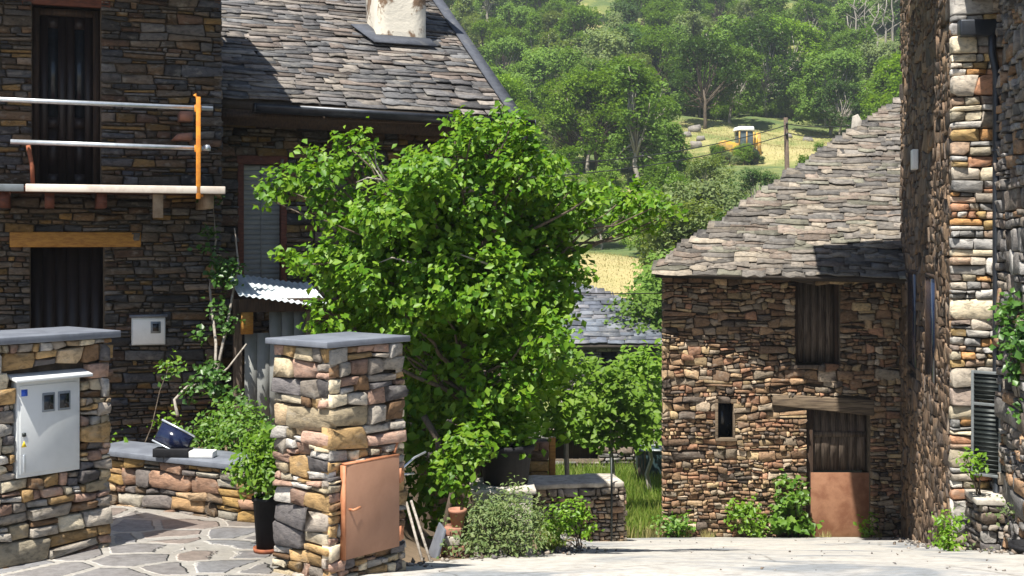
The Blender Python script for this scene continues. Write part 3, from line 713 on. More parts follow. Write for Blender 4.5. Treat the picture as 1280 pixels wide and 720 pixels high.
mb = MB(); A_ = [(u0 - .04, v1 + .03, -.04), (u1 + .06, v1 + .03, -.04), (u1 + .06, v1 + .0, .1), (u0 - .04, v1 + .0, .1)]
A_ = A_ + [(a, b_ + .02, c) for a, b_, c in A_]; mb.add(L0.arr(A_), BOXF); mb.build('hood', M['cabinet'], cab, bevel=.003)
for i in range(2):
    a = u0 + w * (.38 + .25 * i); b_ = a + w * .2; c = v0 + h * .66; d = v0 + h * .86
    mb = MB(); box(mb, L0, a, b_, c, d, .036, .044); wf = mb.build('window', M['cabinet_dk'], dr, bevel=.003)
    mb = MB(); box(mb, L0, a + .012, b_ - .012, c + .016, d - .016, .04, .046); mb.build('pane', M['pane'], wf)
mb = MB(); a = u0 + w * .06; box(mb, L0, a, a + .045, v1 - .1, v1 - .055, .037, .0395); mb.build('sticker', M['blue'], dr, label='blue sticker')
mb = MB(); prism(mb, [(u0 + w * .06, v0 + h * .32), (u0 + w * .14, v0 + h * .32), (u0 + w * .1, v0 + h * .385)], .037, .0395, L0); mb.build('sticker', M['yellow'], dr, label='yellow warning triangle')
mb = MB(); lathe(mb, L0.p(u0 + w * .1, v0 + h * .45, .04), [(.001, -.012), (.014, -.012), (.014, .012), (.001, .012)], 8); mb.build('lock', M['steel_dk'], dr)
mb = MB(); box(mb, L0, u0 + w * .085, u0 + w * .115, v0 + h * .06, v0 + h * .24, .037, .046); mb.build('handle', M['galv'], dr, bevel=.003)

# middle pillar
Q0 = Fr((-1.174, 8.2, 0), e1, (0, 0, 1), nR); wr, wl = .668, .51
Q1 = Fr((-1.174 - e1[1] * wl * 1.0, 8.2 + e1[0] * wl, 0), -e2, (0, 0, 1), -e1)
zc2 = EZ - .69
mp = thing('gate_pillar', 'square stone gate pillar in the middle with a rust red door on it', 'pillar', (Q0.O + .3 * e1 + .25 * e2))
mb = MB(); box(mb, Q0, .02, wr - .02, -.2, zc2, -wl + .02, -.04); mb.build('core', M['mortar'], mp)
mb = MB()
rubble(mb, Q0, -.01, wr + .01, -.2, zc2 - .002, (), (.05, .16), (1., 2.4), .005, .022, .014, split=.3, chaos=.4)
rubble(mb, Q1, -.01, wl + .01, -.2, zc2 - .002, (), (.05, .16), (1., 2.2), .005, .025, .014, split=.25, chaos=.4)
rubble(mb, Fr(Q0.p(wr, 0), e2, (0, 0, 1), e1), 0, wl, -.2, zc2 - .002, (), (.06, .13), (1, 2.6))
mb.build('stonework', M['pillar'], mp)
mb = MB(); capslab(mb, Q0, -.06, wr + .035, .045, -wl - .05, zc2, .04); mb.build('coping', M['capslate'], mp, bevel=.005)
ha, hb_ = Q0.px(431, 700, .05), Q0.px(498, 572, .05)
hv0, hv1 = ha[1] + .0, hb_[1] - .0
hv1 = Q0.px(431, 582, .05)[1]
hd = mb = MB(); box(mb, Q0, ha[0], hb_[0], hv0, hv1, .045, .06)
hatch = mb.build('hatch_door', M['hatch'], mp, bevel=.003, label='rust red sheet metal door')
mb = MB(); box(mb, Q0, ha[0] - .012, ha[0], hv0, hv1, .02, .063); box(mb, Q0, ha[0], hb_[0], hv1 + .001, hv1 + .013, .02, .062); mb.build('rim', M['hatchedge'], hatch)
for f in (.14, .78):
    mb = MB(); z = hv0 + f * (hv1 - hv0); tube(mb, [Q0.p(hb_[0] + .012, z - .05, .05), Q0.p(hb_[0] + .012, z + .05, .05)], .014, 8); box(mb, Q0, hb_[0] + .024, hb_[0] + .05, z - .045, z + .045, .03, .05); mb.build('hinge', M['hatchedge'], hatch)
mb = MB(); z = hv0 + .53 * (hv1 - hv0); tube(mb, [Q0.p(ha[0] + .03, z, .06), Q0.p(ha[0] + .03, z, .1), Q0.p(ha[0] + .09, z + .01, .1)], .009, 6); mb.build('bolt', M['hatchedge'], hatch)
mb = MB(); tube(mb, [Q0.p(hb_[0] - .02, hv1 + .02, .03), Q0.p(hb_[0] + .02, hv1 + .09, .02)], .012, 6); mb.build('stay_rod', M['hatchedge'], mp)

# low wall behind the patio
A0 = P(110, 575, 10.85); A1 = P(352, 588, 9.83); A0[2] = A1[2] = 0
LW = Fr(A0, A1 - A0); lw_len = np.linalg.norm(A1 - A0); zt_ = .40
lw = thing('low_wall', 'knee-high stone wall topped with grey slate at the back of the patio', 'wall', LW.p(lw_len / 2, 0))
mb = MB(); box(mb, LW, 0, lw_len, -.1, zt_, -.36, -.03); mb.build('core', M['mortar'], lw)
mb = MB(); rubble(mb, LW, 0, lw_len, -.05, zt_ - .002, (), (.05, .15), (.9, 3.2), .006, .03, .012, split=.3, chaos=.4); mb.build('stonework', M['lowwall'], lw)
mb = MB(); G = Fr(LW.O, LW.U, LW.N, (0, 0, 1))
u = 0
while u < lw_len:
    x = min(rng.uniform(.6, .95), lw_len - u); prism(mb, [(u + .003, .05 + rng.uniform(-.01, .01)), (u + x - .003, .05 + rng.uniform(-.01, .01)), (u + x - .003, -.42), (u + .003, -.42)], zt_, zt_ + .045, G); u += x
mb.build('coping', M['capslate'], lw, bevel=.005)
# solar lamp on the wall
sp = P(222, 556, 10.35); sp[2] = zt_ + .045
so = thing('solar_lamp', 'tilted black solar panel lamp with a white foot on the low wall', 'solar lamp', sp)
SF = Fr(sp, (.97, -.1, -.22)); SF = Fr(sp + np.array([-.12, 0, .1]), (.85, -.05, -.42), (.35, .3, .85))
mb = MB(); box(mb, SF, -.09, .2, -.0, .17, -.03, -.008); mb.build('panel_back', M['black'], so, bevel=.004)
mb = MB(); box(mb, SF, -.08, .19, .01, .16, -.008, .0); mb.build('panel_glass', M['panel'], so)
mb = MB(); box(mb, SF, -.095, .205, .165, .18, -.035, .006); box(mb, SF, -.095, .205, -.012, .0, -.035, .006); mb.build('panel_rim', M['galv'], so)
mb = MB(); x = sp[0] + .1; box(mb, Fr((x, sp[1] - .05, sp[2]), (1, -.1, 0)), 0, .2, 0, .055, -.12, .0); mb.build('foot', M['white'], so, bevel=.008)
mb = MB(); box(mb, Fr((sp[0] - .2, sp[1] - .02, sp[2]), (1, -.1, 0)), 0, .3, 0, .07, -.12, 0); mb.build('battery_case', M['black'], so, bevel=.008)
# potted plant by the pillar
pp = P(334, 690, 9.05); pp[2] = 0.0
po = thing('plant_pot', 'tall black plant pot with a red rim base beside the middle pillar', 'pot', pp)
mb = MB(); lathe(mb, pp, [(.001, .02), (.075, .02), (.1, .36), (.11, .36), (.11, .39), (.095, .39), (.09, .35), (.001, .35)], 16); mb.build('pot', M['black'], po, True)
mb = MB(); lathe(mb, pp, [(.001, 0), (.095, 0), (.1, .03), (.09, .03), (.085, .015), (.001, .015)], 16); mb.build('saucer', M['rusty'], po, True)
plant('potted_shrub', 'bright green leafy shrub growing in the tall black pot', 'shrub', pp + [0, 0, .38], [(pp + [0, 0, .55], (.17, .15, .14)), (pp + [.03, 0, .7], (.15, .13, .13)), (pp + [-.12, -.03, .58], (.1, .1, .08))], 'lime', .05, 2500, 7)
# planting behind the low wall
def W(px, py, Y, r): 
    """a lobe of leaves: pixel position, distance and radii in pixels"""
    c = P(px, py, Y); k = Y / F_
    r = (r, r) if np.isscalar(r) else r
    return (c, (r[0] * k, (r[0] + r[1]) / 2 * k, r[1] * k))
plant('shrub', 'dense bright shrub spilling behind the low wall beside the lean-to', 'shrub', (-2.55, 11.1, .0),
      [W(265, 545, 11.2, (28, 24)), W(300, 545, 11.0, (32, 26)), W(325, 550, 10.9, (20, 20)), W(280, 525, 11.4, (24, 20)), W(240, 555, 11.2, (16, 16)), W(312, 520, 11.3, (18, 16))], 'box', .045, 1700, 8)
plant('weed', 'small leafy weed showing over the low wall beside the left pillar', 'weed', (-3.35, 11.3, .0), [W(150, 553, 11.2, (14, 5)), W(205, 530, 11.5, (9, 14)), W(215, 460, 11.9, (7, 14))], 'lime', .05, 900, 4)
# climber on the house wall
cl = thing('climber', 'sparse climbing vine with pale bare stems on the dark house corner', 'climber', (-2.95, 12.9, 0))
CLF = B.off(.12); mb = MB()
lb = [W(262, 300, 13.4, (9, 14)), W(272, 330, 13.4, (12, 20)), W(283, 350, 13.3, (16, 16)), W(290, 340, 13.3, (12, 14)), W(275, 385, 13.3, (9, 18)), W(285, 405, 13.2, (12, 10)), W(262, 455, 12.8, (12, 14)), W(270, 480, 12.6, (18, 20)), W(293, 500, 12.2, (14, 16)), W(255, 420, 13.2, (8, 10)), W(240, 490, 12.6, (10, 14)), W(210, 465, 13.0, (6, 12)), W(266, 250, 13.6, (8, 8))]
C, Nn = lobe_points(lb, 900, 7, .05, .3); leaves(mb, C, Nn, .06, .75); mb.build('foliage', M['ivy'], cl)
mb = MB()
for path in ([(222, 520), (218, 500), (235, 482), (262, 480), (285, 460), (308, 430)], [(268, 500), (270, 430), (262, 360), (270, 300), (266, 250)], [(270, 470), (285, 400), (298, 330), (293, 285)]):
    tube(mb, [P(x, y, 12.6 + .9 * min(1, max(0, (520 - y) / 160))) for x, y in path], np.linspace(.018, .008, len(path)), 6)
mb.build('stem', M['bark_pale'], cl, True)

# ================================================================== MAIN TREE
tb = np.array([-.25, 11.7, T(-.25, 11.7)])
tree = thing('broadleaf_tree', 'big bright green broad-leaved tree standing between the houses', 'tree', tb)
LB = [(480, 310, 46), (520, 280, 50), (545, 365, 52), (500, 385, 44), (610, 310, 52), (460, 350, 36), (572, 195, 42), (620, 185, 48), (655, 215, 48), (535, 225, 45), (495, 262, 48), (448, 200, 28), (405, 215, 30), (362, 225, 26), (345, 232, 16), (420, 255, 36), (455, 290, 42),
      (590, 255, 62), (660, 275, 58), (705, 262, 36), (728, 275, 24), (770, 262, 26), (800, 258, 22), (826, 255, 15), (812, 285, 14), (785, 292, 14), (705, 325, 28), (680, 350, 48),
      (540, 320, 62), (600, 355, 66), (650, 400, 56), (480, 345, 50), (425, 328, 36), (395, 330, 22), (430, 372, 34), (470, 400, 40), (410, 405, 22), (440, 412, 20), (520, 400, 55), (570, 430, 58), (630, 470, 56),
      (680, 420, 36), (690, 460, 22), (600, 510, 46), (645, 515, 32), (575, 560, 32), (620, 550, 30), (572, 600, 22), (560, 640, 12), (545, 500, 26), (680, 385, 36), (745, 240, 18), (500, 215, 16), (590, 160, 18), (660, 168, 16), (522, 200, 10), (568, 150, 9), (642, 150, 9), (628, 143, 7), (430, 178, 10), (452, 176, 8), (395, 193, 9), (334, 248, 8), (370, 332, 9), (362, 318, 7), (792, 238, 9), (838, 268, 9), (690, 205, 10), (716, 235, 9), (480, 235, 9), (405, 275, 9), (398, 385, 9), (730, 345, 8)]
lobes = []
for px, py, r in LB:
    dy = rng.uniform(-.7, .5)
    if px > 740 or px < 420: dy += .1
    if py > 470: dy += .35
    lobes.append(W(px, py, 11.7 + dy, (r * .9, r * .74)))
mb = MB(); C, Nn = lobe_points(lobes, 500, 17, .06, .58); leaves(mb, C, Nn, .07, .68, .22, np.array([0, 0, -.7])); 
# dark interior leaves
C2, N2 = lobe_points([W(560, 330, 12.1, (120, 110)), W(520, 320, 12.0, (80, 80)), W(640, 300, 12.1, (70, 70)), W(600, 450, 12.2, (90, 110)), W(535, 560, 12.9, (45, 90)), W(520, 480, 12.9, (40, 80)), W(470, 330, 12.2, (60, 60)), W(660, 330, 12.2, (60, 70))], 240, 12, .12, .3); leaves(mb, C2, N2, .1, .7)
mb.build('crown', M['fig'], tree)
mb = MB(); hub = P(590, 500, 11.9); hub2 = P(575, 380, 11.9)
limb(mb, tb - [0, 0, .1], hub, .09, .065, 0, 8, 10); limb(mb, hub, hub2, .06, .045, 0, 6, 8)
limb(mb, tb + [.1, -.1, 0], P(530, 520, 11.7), .05, .03, .0, 7, 8); limb(mb, tb + [-.3, -.05, 0], P(555, 560, 11.5), .035, .02, 0, 7, 8)
for i, (c, r) in enumerate(lobes):
    st = hub if c[2] < hub2[2] + .2 else hub2
    limb(mb, st + nr.normal(0, .05, 3), c, .028 if i % 3 == 0 else .018, .006, .04, 6, 6)
mb.build('trunk', M['bark'], tree, True)
mb = MB()   # dead grey twigs near the crown's upper left
for path in ([(500, 250), (478, 225), (455, 190)], [(478, 225), (460, 222), (445, 228)], [(490, 240), (470, 205), (468, 182)], [(520, 330), (490, 322), (470, 330)], [(610, 330), (575, 318), (560, 330)]):
    mb = MB(); tube(mb, [P(x, y, 11.15) for x, y in path], np.linspace(.011, .003, len(path)), 5); mb.build('dead_twig', M['bark_pale'], tree)

# things at the foot of the tree
gz = lambda x, y: T(x, y)
tp = P(632, 600, 11.35); tub_z = EZ + (300 - 607) / F_ * 11.35
lg = thing('planter_plinth', 'rendered pale masonry block under the black tub at the tree foot', 'plinth', (tp[0], 11.45, gz(tp[0], 11.45)))
PF = Fr((P(592, 600, 11.2)[0], 11.2, 0), (1, .05, 0)); pw = (666 - 592) / F_ * 11.2
mb = MB(); box(mb, PF, 0, pw, gz(0, 11.3) - .3, tub_z - .05, -.55, 0); mb.build('block', M['paleledge'], lg, bevel=.015)
mb = MB(); box(mb, PF, -.03, pw + .03, tub_z - .048, tub_z - .002, -.6, .04); mb.build('ledge', M['paleledge'], lg, bevel=.012)
tub = thing('plant_tub', 'large black plastic plant tub standing on the pale plinth under the tree', 'tub', (tp[0], 11.5, tub_z))
mb = MB(); lathe(mb, (tp[0], 11.5, tub_z), [(.001, 0), (.2, 0), (.235, .3), (.26, .3), (.26, .35), (.225, .35), (.215, .28), (.001, .28)], 22); mb.build('tub', M['black'], tub, True)
mb = MB(); lathe(mb, (tp[0], 11.5, tub_z), [(.001, .282), (.21, .285), (.001, .31)], 16); mb.build('soil', M['mortar'], tub)
plant('tub_plant', 'leafy plant overflowing the black tub at the tree foot', 'plant', (tp[0], 11.5, tub_z + .28), [W(600, 545, 11.35, (26, 30)), W(640, 548, 11.5, (24, 22)), W(565, 590, 11.1, (22, 30)), W(585, 560, 11.1, (28, 24))], 'fig', .07, 900, 8)
plant('grey_bush', 'bushy grey green shrub sprawling onto the road at the tree foot', 'bush', (.02, 10.9, gz(.02, 10.9)),
      [W(640, 655, 10.85, (34, 36)), W(610, 660, 10.9, (28, 34)), W(655, 672, 10.8, (24, 24)), W(590, 665, 10.95, (20, 24)), W(625, 640, 11.0, (30, 26)), W(662, 640, 11.0, (14, 22)), W(645, 622, 10.95, (10, 16)), W(600, 638, 11.0, (9, 18)), W(672, 668, 10.8, (12, 10)), W(578, 652, 10.95, (10, 10))], 'sage', .038, 1500, 12, per=12, spread=.06, asp=.35)
plant('flowering_weed', 'low yellowish weed on the bare soil between bricks and grey bush', 'weed', (-.45, 10.75, gz(-.45, 10.75)), [W(585, 680, 10.75, (14, 14)), W(560, 690, 10.7, (10, 10)), W(612, 690, 10.6, (16, 8)), W(570, 660, 10.9, (10, 12))], 'sage', .04, 1300, 5, per=8)
plant('leafy_shrub', 'bright lime green bush against the low rubble wall', 'bush', (.75, 14.6, gz(.75, 14.6)), [W(705, 650, 14.5, (18, 18)), W(720, 640, 14.7, (12, 18)), W(693, 662, 14.4, (12, 10)), W(732, 655, 14.7, (9, 14))], 'lime', .06, 900, 6)
def rockmesh(mb, c, r, seed=0):
    c = np.asarray(c); V = []; ns = 6; na = 9; g_ = np.random.default_rng(seed)
    for i in range(ns + 1):
        th_ = math.pi * i / ns
        for j in range(na):
            ph_ = 2 * math.pi * j / na; d = np.array([math.sin(th_) * math.cos(ph_), math.sin(th_) * math.sin(ph_), math.cos(th_)])
            d = np.sign(d) * np.abs(d) ** .7
            V.append(c + d * r * (1 + g_.normal(0, .1 if 0 < i < ns else 0)))
    mb.add(V, [(i * na + j, (i + 1) * na + j, (i + 1) * na + (j + 1) % na, i * na + (j + 1) % na) for i in range(ns) for j in range(na)])
bk = P(566, 680, 10.9); bz = gz(bk[0], 10.9)
for i, (px, w_, h_, m_, lab) in enumerate(((566, .17, .13, 'terra', 'bottom orange brick of the little stack at the tree foot'), (564, .15, .08, 'paleledge', 'pale stone block on the bottom brick of the little stack'), (567, .16, .07, 'terra', 'upper orange brick of the stack under the clay pot'))):
    z0 = bz - .02 + [0, .132, .214][i]
    mb = MB(); box(mb, Fr((P(px, 0, 10.9)[0], 10.9, z0), (.95, .25 - .2 * i, 0)), -w_ / 2, w_ / 2, 0, h_, -.1, .08); tag(mb.build('brick' if m_ == 'terra' else 'stone_block', M[m_], bevel=.01), lab, 'brick' if m_ == 'terra' else 'stone')
cpz = bz - .02 + .286
pt = thing('clay_pot', 'small terracotta pot standing on the brick stack at the tree foot', 'pot', (P(572, 0, 10.9)[0], 10.88, cpz))
mb = MB(); lathe(mb, (P(572, 0, 10.9)[0], 10.88, cpz), [(.001, 0), (.05, 0), (.07, .12), (.08, .12), (.08, .15), (.065, .15), (.06, .11), (.001, .11)], 14); mb.build('pot', M['terra'], pt, True)
mb = MB(); lathe(mb, (P(572, 0, 10.9)[0], 10.88, cpz), [(.001, .112), (.058, .113), (.001, .12)], 10); mb.build('soil', M['mortar'], pt)
# slab leaning on the bricks
mb = MB(); q = P(541, 690, 10.8); SL = Fr((q[0], 10.8, gz(q[0], 10.8)), (.35, -.9, 0), (.28, .1, .95)); prism(mb, [(-.12, 0), (.12, 0), (.1, .26), (-.07, .29)], -.012, .012, SL)
tag(mb.build('slate_slab', M['capslate'], bevel=.004), 'slate slab leaning upright against the brick stack', 'slab')
# rods leaning behind the pillar
for i, (x0, y0, x1, y1, lab) in enumerate(((508, 628, 528, 692, 'left grey wooden stick leaning in the shade behind the middle pillar'), (514, 626, 538, 688, 'right grey wooden stick leaning in the shade behind the middle pillar'))):
    mb = MB(); a = P(x1, 0, 10.2); a[2] = gz(a[0], 10.2); tube(mb, [a, P(x0, y0, 10.6)], .012, 6); tag(mb.build('wooden_stick', M['bark_pale'], smooth=True), lab, 'stick')
mb = MB(); tube(mb, [P(500, 588, 9.2), P(518, 572, 9.4), P(532, 565, 9.5)], .008, 6); tube(mb, [P(503, 593, 9.2), P(517, 592, 9.35)], .008, 6)
mb.build('hook_rod', M['galv'], mp, True)

# ================================================================== RUBBLE WALL, GRASS, BACK YARD
RWf = Fr((*P(668, 0, 17.3)[:2], 0), np.array([*P(780, 0, 17.5)[:2], 0]) - np.array([*P(668, 0, 17.3)[:2], 0]))
ln_ = np.linalg.norm(np.array([*P(780, 0, 17.5)[:2], 0]) - np.array([*P(668, 0, 17.3)[:2], 0]))
zt2 = EZ + (300 - 610) / F_ * 17.4; zb2 = EZ - 4.6
rw = thing('rubble_wall', 'low grey dry-stone wall with a flat pale top beside the road', 'wall', RWf.p(ln_ / 2, zb2))
mb = MB(); box(mb, RWf, .0, ln_ - .02, zb2, zt2, -.6, -.04); mb.build('core', M['mortar'], rw)
mb = MB(); rubble(mb, RWf, 0, ln_, zb2, zt2, (), (.05, .1), (.9, 2.2), .008, .04, .02, split=.3, chaos=.5)
rubble(mb, Fr(RWf.p(ln_, 0), -RWf.N, (0, 0, 1), RWf.U), 0, .6, zb2, zt2, (), (.06, .1), (1, 2.5), .008, .04, .02); mb.build('stonework', M['warmstone'], rw)
mb = MB(); G = Fr(RWf.O, RWf.U, RWf.N, (0, 0, 1)); pts = [(ln_ * i / 10, .04 + rng.uniform(-.03, .03)) for i in range(11)] + [(ln_ * i / 10, -.66 + rng.uniform(-.04, .04)) for i in range(10, -1, -1)]
prism(mb, pts, zt2 + .0, zt2 + .07, G); mb.build('top', M['paleledge'], rw, bevel=.02)
mb = MB(); q = RWf.p(ln_ * .84, 0, .1); tube(mb, [(q[0], q[1], T(q[0], q[1]) - .1), (q[0], q[1], EZ + (300 - 572) / F_ * q[1])], .016, 6); tag(mb.build('iron_stake', M['steel_dk'], smooth=True), 'thin dark upright stake in front of the low rubble wall', 'stake')
# pillar stump with planks at the left end
KF = Fr((*P(662, 0, 18.6)[:2], 0), (1, .1, 0))
ks = thing('stone_stump', 'short ochre stone gatepost standing behind the black tub', 'gatepost', KF.p(.14, EZ - 4.3))
k0 = EZ + (300 - 552) / F_ * 18.6
mb = MB(); rubble(mb, KF, 0, .28, EZ - 4.4, k0, (), (.1, .2), (1, 1.8), .006, .03, .02); mb.build('stonework', M['lowwall'], ks)
mb = MB(); box(mb, KF, .01, .27, EZ - 4.4, k0, -.3, -.03); mb.build('core', M['mortar'], ks)
mb = MB(); u = .29; box(mb, KF, u, u + .09, EZ - 4.3, EZ + (300 - 548) / F_ * 18.6, -.1, .0); tag(mb.build('wooden_post', M['wood_ochre'], bevel=.006), 'yellow ochre wooden post beside the short stone gatepost', 'post')
# back retaining wall
BW = Fr((*P(640, 0, 29.5)[:2], 0), (1, .02, 0)); bz0 = EZ - 5.7
zt3 = EZ + (300 - 538) / F_ * 29.6
bw = thing('retaining_wall', 'long grey rubble retaining wall across the yard behind the orchard trees', 'wall', BW.p(2, bz0))
wd_ = (860 - 640) / F_ * 29.5; hh_ = hole(BW, 690, 548, 748, 575)
mb = MB(); core(mb, BW, 0, wd_, bz0, zt3, [hh_], .5); box(mb, BW, 0, wd_, bz0, zt3 - .1, -1.5, -1.4); mb.build('core', M['mortar'], bw)
mb = MB(); rubble(mb, BW, 0, wd_, bz0, zt3 + .05, [hh_], (.08, .18), (1, 2.6), .012, .06, .03); 
rubble(mb, BW.off(-.35), 1.0, wd_, zt3, zt3 + .45, (), (.08, .16), (1, 2.4), .012, .06, .03, keep=lambda u, v: v < zt3 + .2 + .25 * math.sin(u * 1.3)); mb.build('stonework', M['dimstone'], bw)
mb = MB(); box(mb, BW, hh_[0], hh_[1], hh_[2], hh_[3], -.3, -.24); mb.build('opening_shade', M['wood_dark'], bw)  # dark board standing for the shade inside the wall opening
q = P(818, 575, 27.5); 
tg = thing('water_trough', 'dark teal trough standing in the grass beside the barn corner', 'trough', (q[0], 27.5, T(q[0], 27.5)))
TF = Fr((P(797, 0, 27.5)[0], 27.5, T(q[0], 27.5)), (1, 0, 0)); th_ = EZ + (300 - 562) / F_ * 27.5 - T(q[0], 27.5)
tw = (850 - 797) / F_ * 27.5
mb = MB(); prism(mb, [(0.05, 0), (tw - .05, 0), (tw, th_ - .05), (0, th_ - .05)], -.7, 0, TF); mb.build('basin', M['tarp'], tg, bevel=.02)
mb = MB(); 
for a4 in ((-.03, tw + .03, -.03, .03), (-.03, tw + .03, -.73, -.67)): box(mb, TF, a4[0], a4[1], th_ - .05, th_, a4[2], a4[3])
for a4 in ((-.03, .03), (tw - .03, tw + .03)): box(mb, TF, a4[0], a4[1], th_ - .05, th_, -.668, -.032)
mb.build('rim', M['steel_shade_gr'], tg)
# orchard trees
def small_tree(label, base, lb, trunk_top, mat='orch', group='young trees in the yard below the road', size=.125, dens=250):
    t = thing('orchard_tree', label, 'tree', base, group)
    mb = MB(); C, Nn = lobe_points(lb, dens, 10, .1, .35); Nn = Nn + np.array([0, -.35, .5]); leaves(mb, C, Nn, size, .6); mb.build('crown', M[mat], t)
    mb = MB(); limb(mb, base, trunk_top, .05, .035, 0, 6, 8)
    for c, r in lb: limb(mb, trunk_top, c, .022, .006, .05, 5, 5)
    mb.build('trunk', M['bark_pale'], t, True)
YO = 22.5
def tb_(px, Y): x = P(px, 0, Y)[0]; return np.array([x, Y, T(x, Y)])
small_tree('loose light green young tree with a thin trunk in front of the small grey house', tb_(762, YO), [W(760, 500, YO, (42, 34)), W(735, 515, YO, (30, 28)), W(785, 510, YO, (28, 26)), W(750, 470, YO - .2, (26, 24)), W(770, 540, YO, (34, 18)), W(800, 535, YO, (20, 22)), W(735, 545, YO, (24, 16))], P(763, 560, YO))
small_tree('light green young tree touching the barn corner', tb_(812, 25.5), [W(790, 452, 25.5, (20, 16)), W(812, 455, 25.3, (24, 24)), W(815, 500, 25.5, (18, 26)), W(808, 530, 25.3, (20, 24))], P(812, 545, 25.5))
small_tree('light green young tree half hidden behind the big tree', tb_(712, 20), [W(715, 455, 20, (22, 20)), W(690, 480, 20, (28, 28)), W(715, 500, 20, (24, 28)), W(695, 530, 20, (28, 22))], P(708, 545, 20))
plant('lilac_shrub', 'grey leaved shrub between the young trees and the barn corner', 'shrub', tb_(802, 26.8), [W(800, 500, 26.6, (26, 24)), W(790, 520, 26.6, (20, 22)), W(812, 520, 26.5, (18, 20))], 'sage', .09, 260, 8, sr=.015)
# grass
def blades(mb, X, Y, h, w=.012):
    n = len(X); Z = np.array([T(x, y) for x, y in zip(X, Y)]) - .02
    a = nr.uniform(0, 6.28, n); hh = h * nr.uniform(.5, 1.3, n); dx = np.cos(a) * w; dy = np.sin(a) * w
    lx = nr.normal(0, .25, n) * hh; ly = nr.normal(0, .25, n) * hh
    V = np.stack([np.stack([X - dx, Y - dy, Z], 1), np.stack([X + dx, Y + dy, Z], 1), np.stack([X + lx * .4 + dx * .6, Y + ly * .4 + dy * .6, Z + hh * .6], 1), np.stack([X + lx * .4 - dx * .6, Y + ly * .4 - dy * .6, Z + hh * .6], 1), np.stack([X + lx, Y + ly, Z + hh], 1)], 1).reshape(-1, 3)
    i = np.arange(n)[:, None] * 5
    mb.addarr(V, np.concatenate([i + [0, 1, 2], i + [0, 2, 3], i + [3, 2, 4]]))
def scatter(n, x0, x1, y0, y1, f=None):
    X = nr.uniform(x0, x1, n); Y = nr.uniform(y0, y1, n)
    if f: k = np.array([f(a, b) for a, b in zip(X, Y)]); X, Y = X[k], Y[k]
    return X, Y
mb = MB(); X, Y = scatter(16000, .3, 3.6, 18.3, 29.3, lambda x, y: y > 18.9 + max(0, .0) and (x < 2.05 + max(0, (y - 20.2)) * .95 or y > 27) and not (x < 1.75 and y < 19.1) and y > 19.0 + .5 * max(0, x - .9)); blades(mb, X, Y, .3, .014)
X, Y = scatter(1500, .3, 1.0, 13.2, 17.5, lambda x, y: x < rl(y) + .05 and x > rl(y) - .45); blades(mb, X, Y, .12, .008)
tag(mb.build('grass', M['grass']), 'tall green grass between the rubble wall and the barn', 'grass', kind='stuff')
mb = MB(); X, Y = scatter(1600, 1.0, 2.4, 18.6, 21, lambda x, y: y > 18.75 + .55 * max(0, x - .9)); blades(mb, X, Y, .2, .01)
X, Y = scatter(700, 2.3, 6.0, 19.78, 19.93, lambda x, y: math.sin(x * 7) + math.sin(x * 17) > .4); blades(mb, X, Y, .14, .008)
tag(mb.build('dry_grass', M['straw']), 'dry yellow grass along the road edge before the barn', 'grass', kind='stuff')

mb = MB(); X, Y = scatter(9000, 1.5, 10, 42, 72, lambda x, y: dry(x, y) > .5); blades(mb, X, Y, .1, .02)
X, Y = scatter(9000, 10, 38, 108, 145, lambda x, y: dry(x, y) > .45); blades(mb, X, Y, .16, .035)
tag(mb.build('dry_grass', M['straw']), 'dry pale grass on the hillside meadows', 'grass', kind='stuff')
mb = MB(); gv = np.random.default_rng(5)
for i in range(520):
    y = gv.uniform(8.6, 19.5); side = gv.random()
    x = rl(min(y, 18.5)) + abs(gv.normal(0, .16)) if side < .55 else rr(y) - abs(gv.normal(0, .14)) - .03 if side < .85 else gv.uniform(rl(min(y, 18.5)), rr(y))
    r_ = gv.uniform(.006, .022) * (1.4 if side < .85 else .7); V_ = gv.normal(size=(6, 3)) * .25 + np.array([(1, 0, 0), (-1, 0, 0), (0, 1, 0), (0, -1, 0), (0, 0, .8), (0, 0, -.6)])
    mb.add(V_ * r_ + [x, y, T(x, y) + .008 + r_ * .4], [(0, 2, 4), (2, 1, 4), (1, 3, 4), (3, 0, 4), (2, 0, 5), (1, 2, 5), (3, 1, 5), (0, 3, 5)])
tag(mb.build('gravel', M['dimstone']), 'loose grit and small stones along the edges of the road', 'gravel', kind='stuff')
# small grey house in the yard
HY = 37
hp = lambda px, py, Y=HY: P(px, py, Y)
sh = thing('small_house', 'small low house with a blue grey slate roof in the yard beyond', 'house', (hp(760, 0)[0], HY, EZ - 5))
HF = Fr((hp(700, 0)[0], HY, 0), (1, 0, 0)); we = (910 - 700) / F_ * HY; ez = EZ + (300 - 428) / F_ * HY
mb = MB(); core(mb, HF, 0, we, EZ - 5.6, ez, [hole(HF, 752, 440, 772, 470)], .4); mb.build('wall_core', M['mortar'], sh)
mb = MB(); rubble(mb, HF, 0, we, EZ - 5.6, ez, [hole(HF, 752, 440, 772, 470)], (.09, .18), (1, 3), .012, .04, .02); mb.build('wall', M['dimstone'], sh)
mb = MB(); hq = hole(HF, 752, 440, 772, 470); box(mb, HF, *hq, -.3, -.25); mb.build('window', M['pane'], sh)
p2 = 22; HR = Fr((hp(690, 0)[0], HY - .35, ez - .05), (1, 0, 0), (0, math.cos(R(p2)), math.sin(R(p2))))
def ulh(w): return (0, 5.35 - w * 1.1)
mb = MB(); prism(mb, [(0, 0), (5.3, 0), (5.3 - 4.3 * 1.1, 4.3), (0, 4.3)], -.12, -.01, HR); mb.build('roof_deck', M['roofdeck'], sh)
mb = MB(); slates(mb, HR, ulh, 4.3, .24, (.3, .6)); mb.build('roof', M['slate_b'], sh)

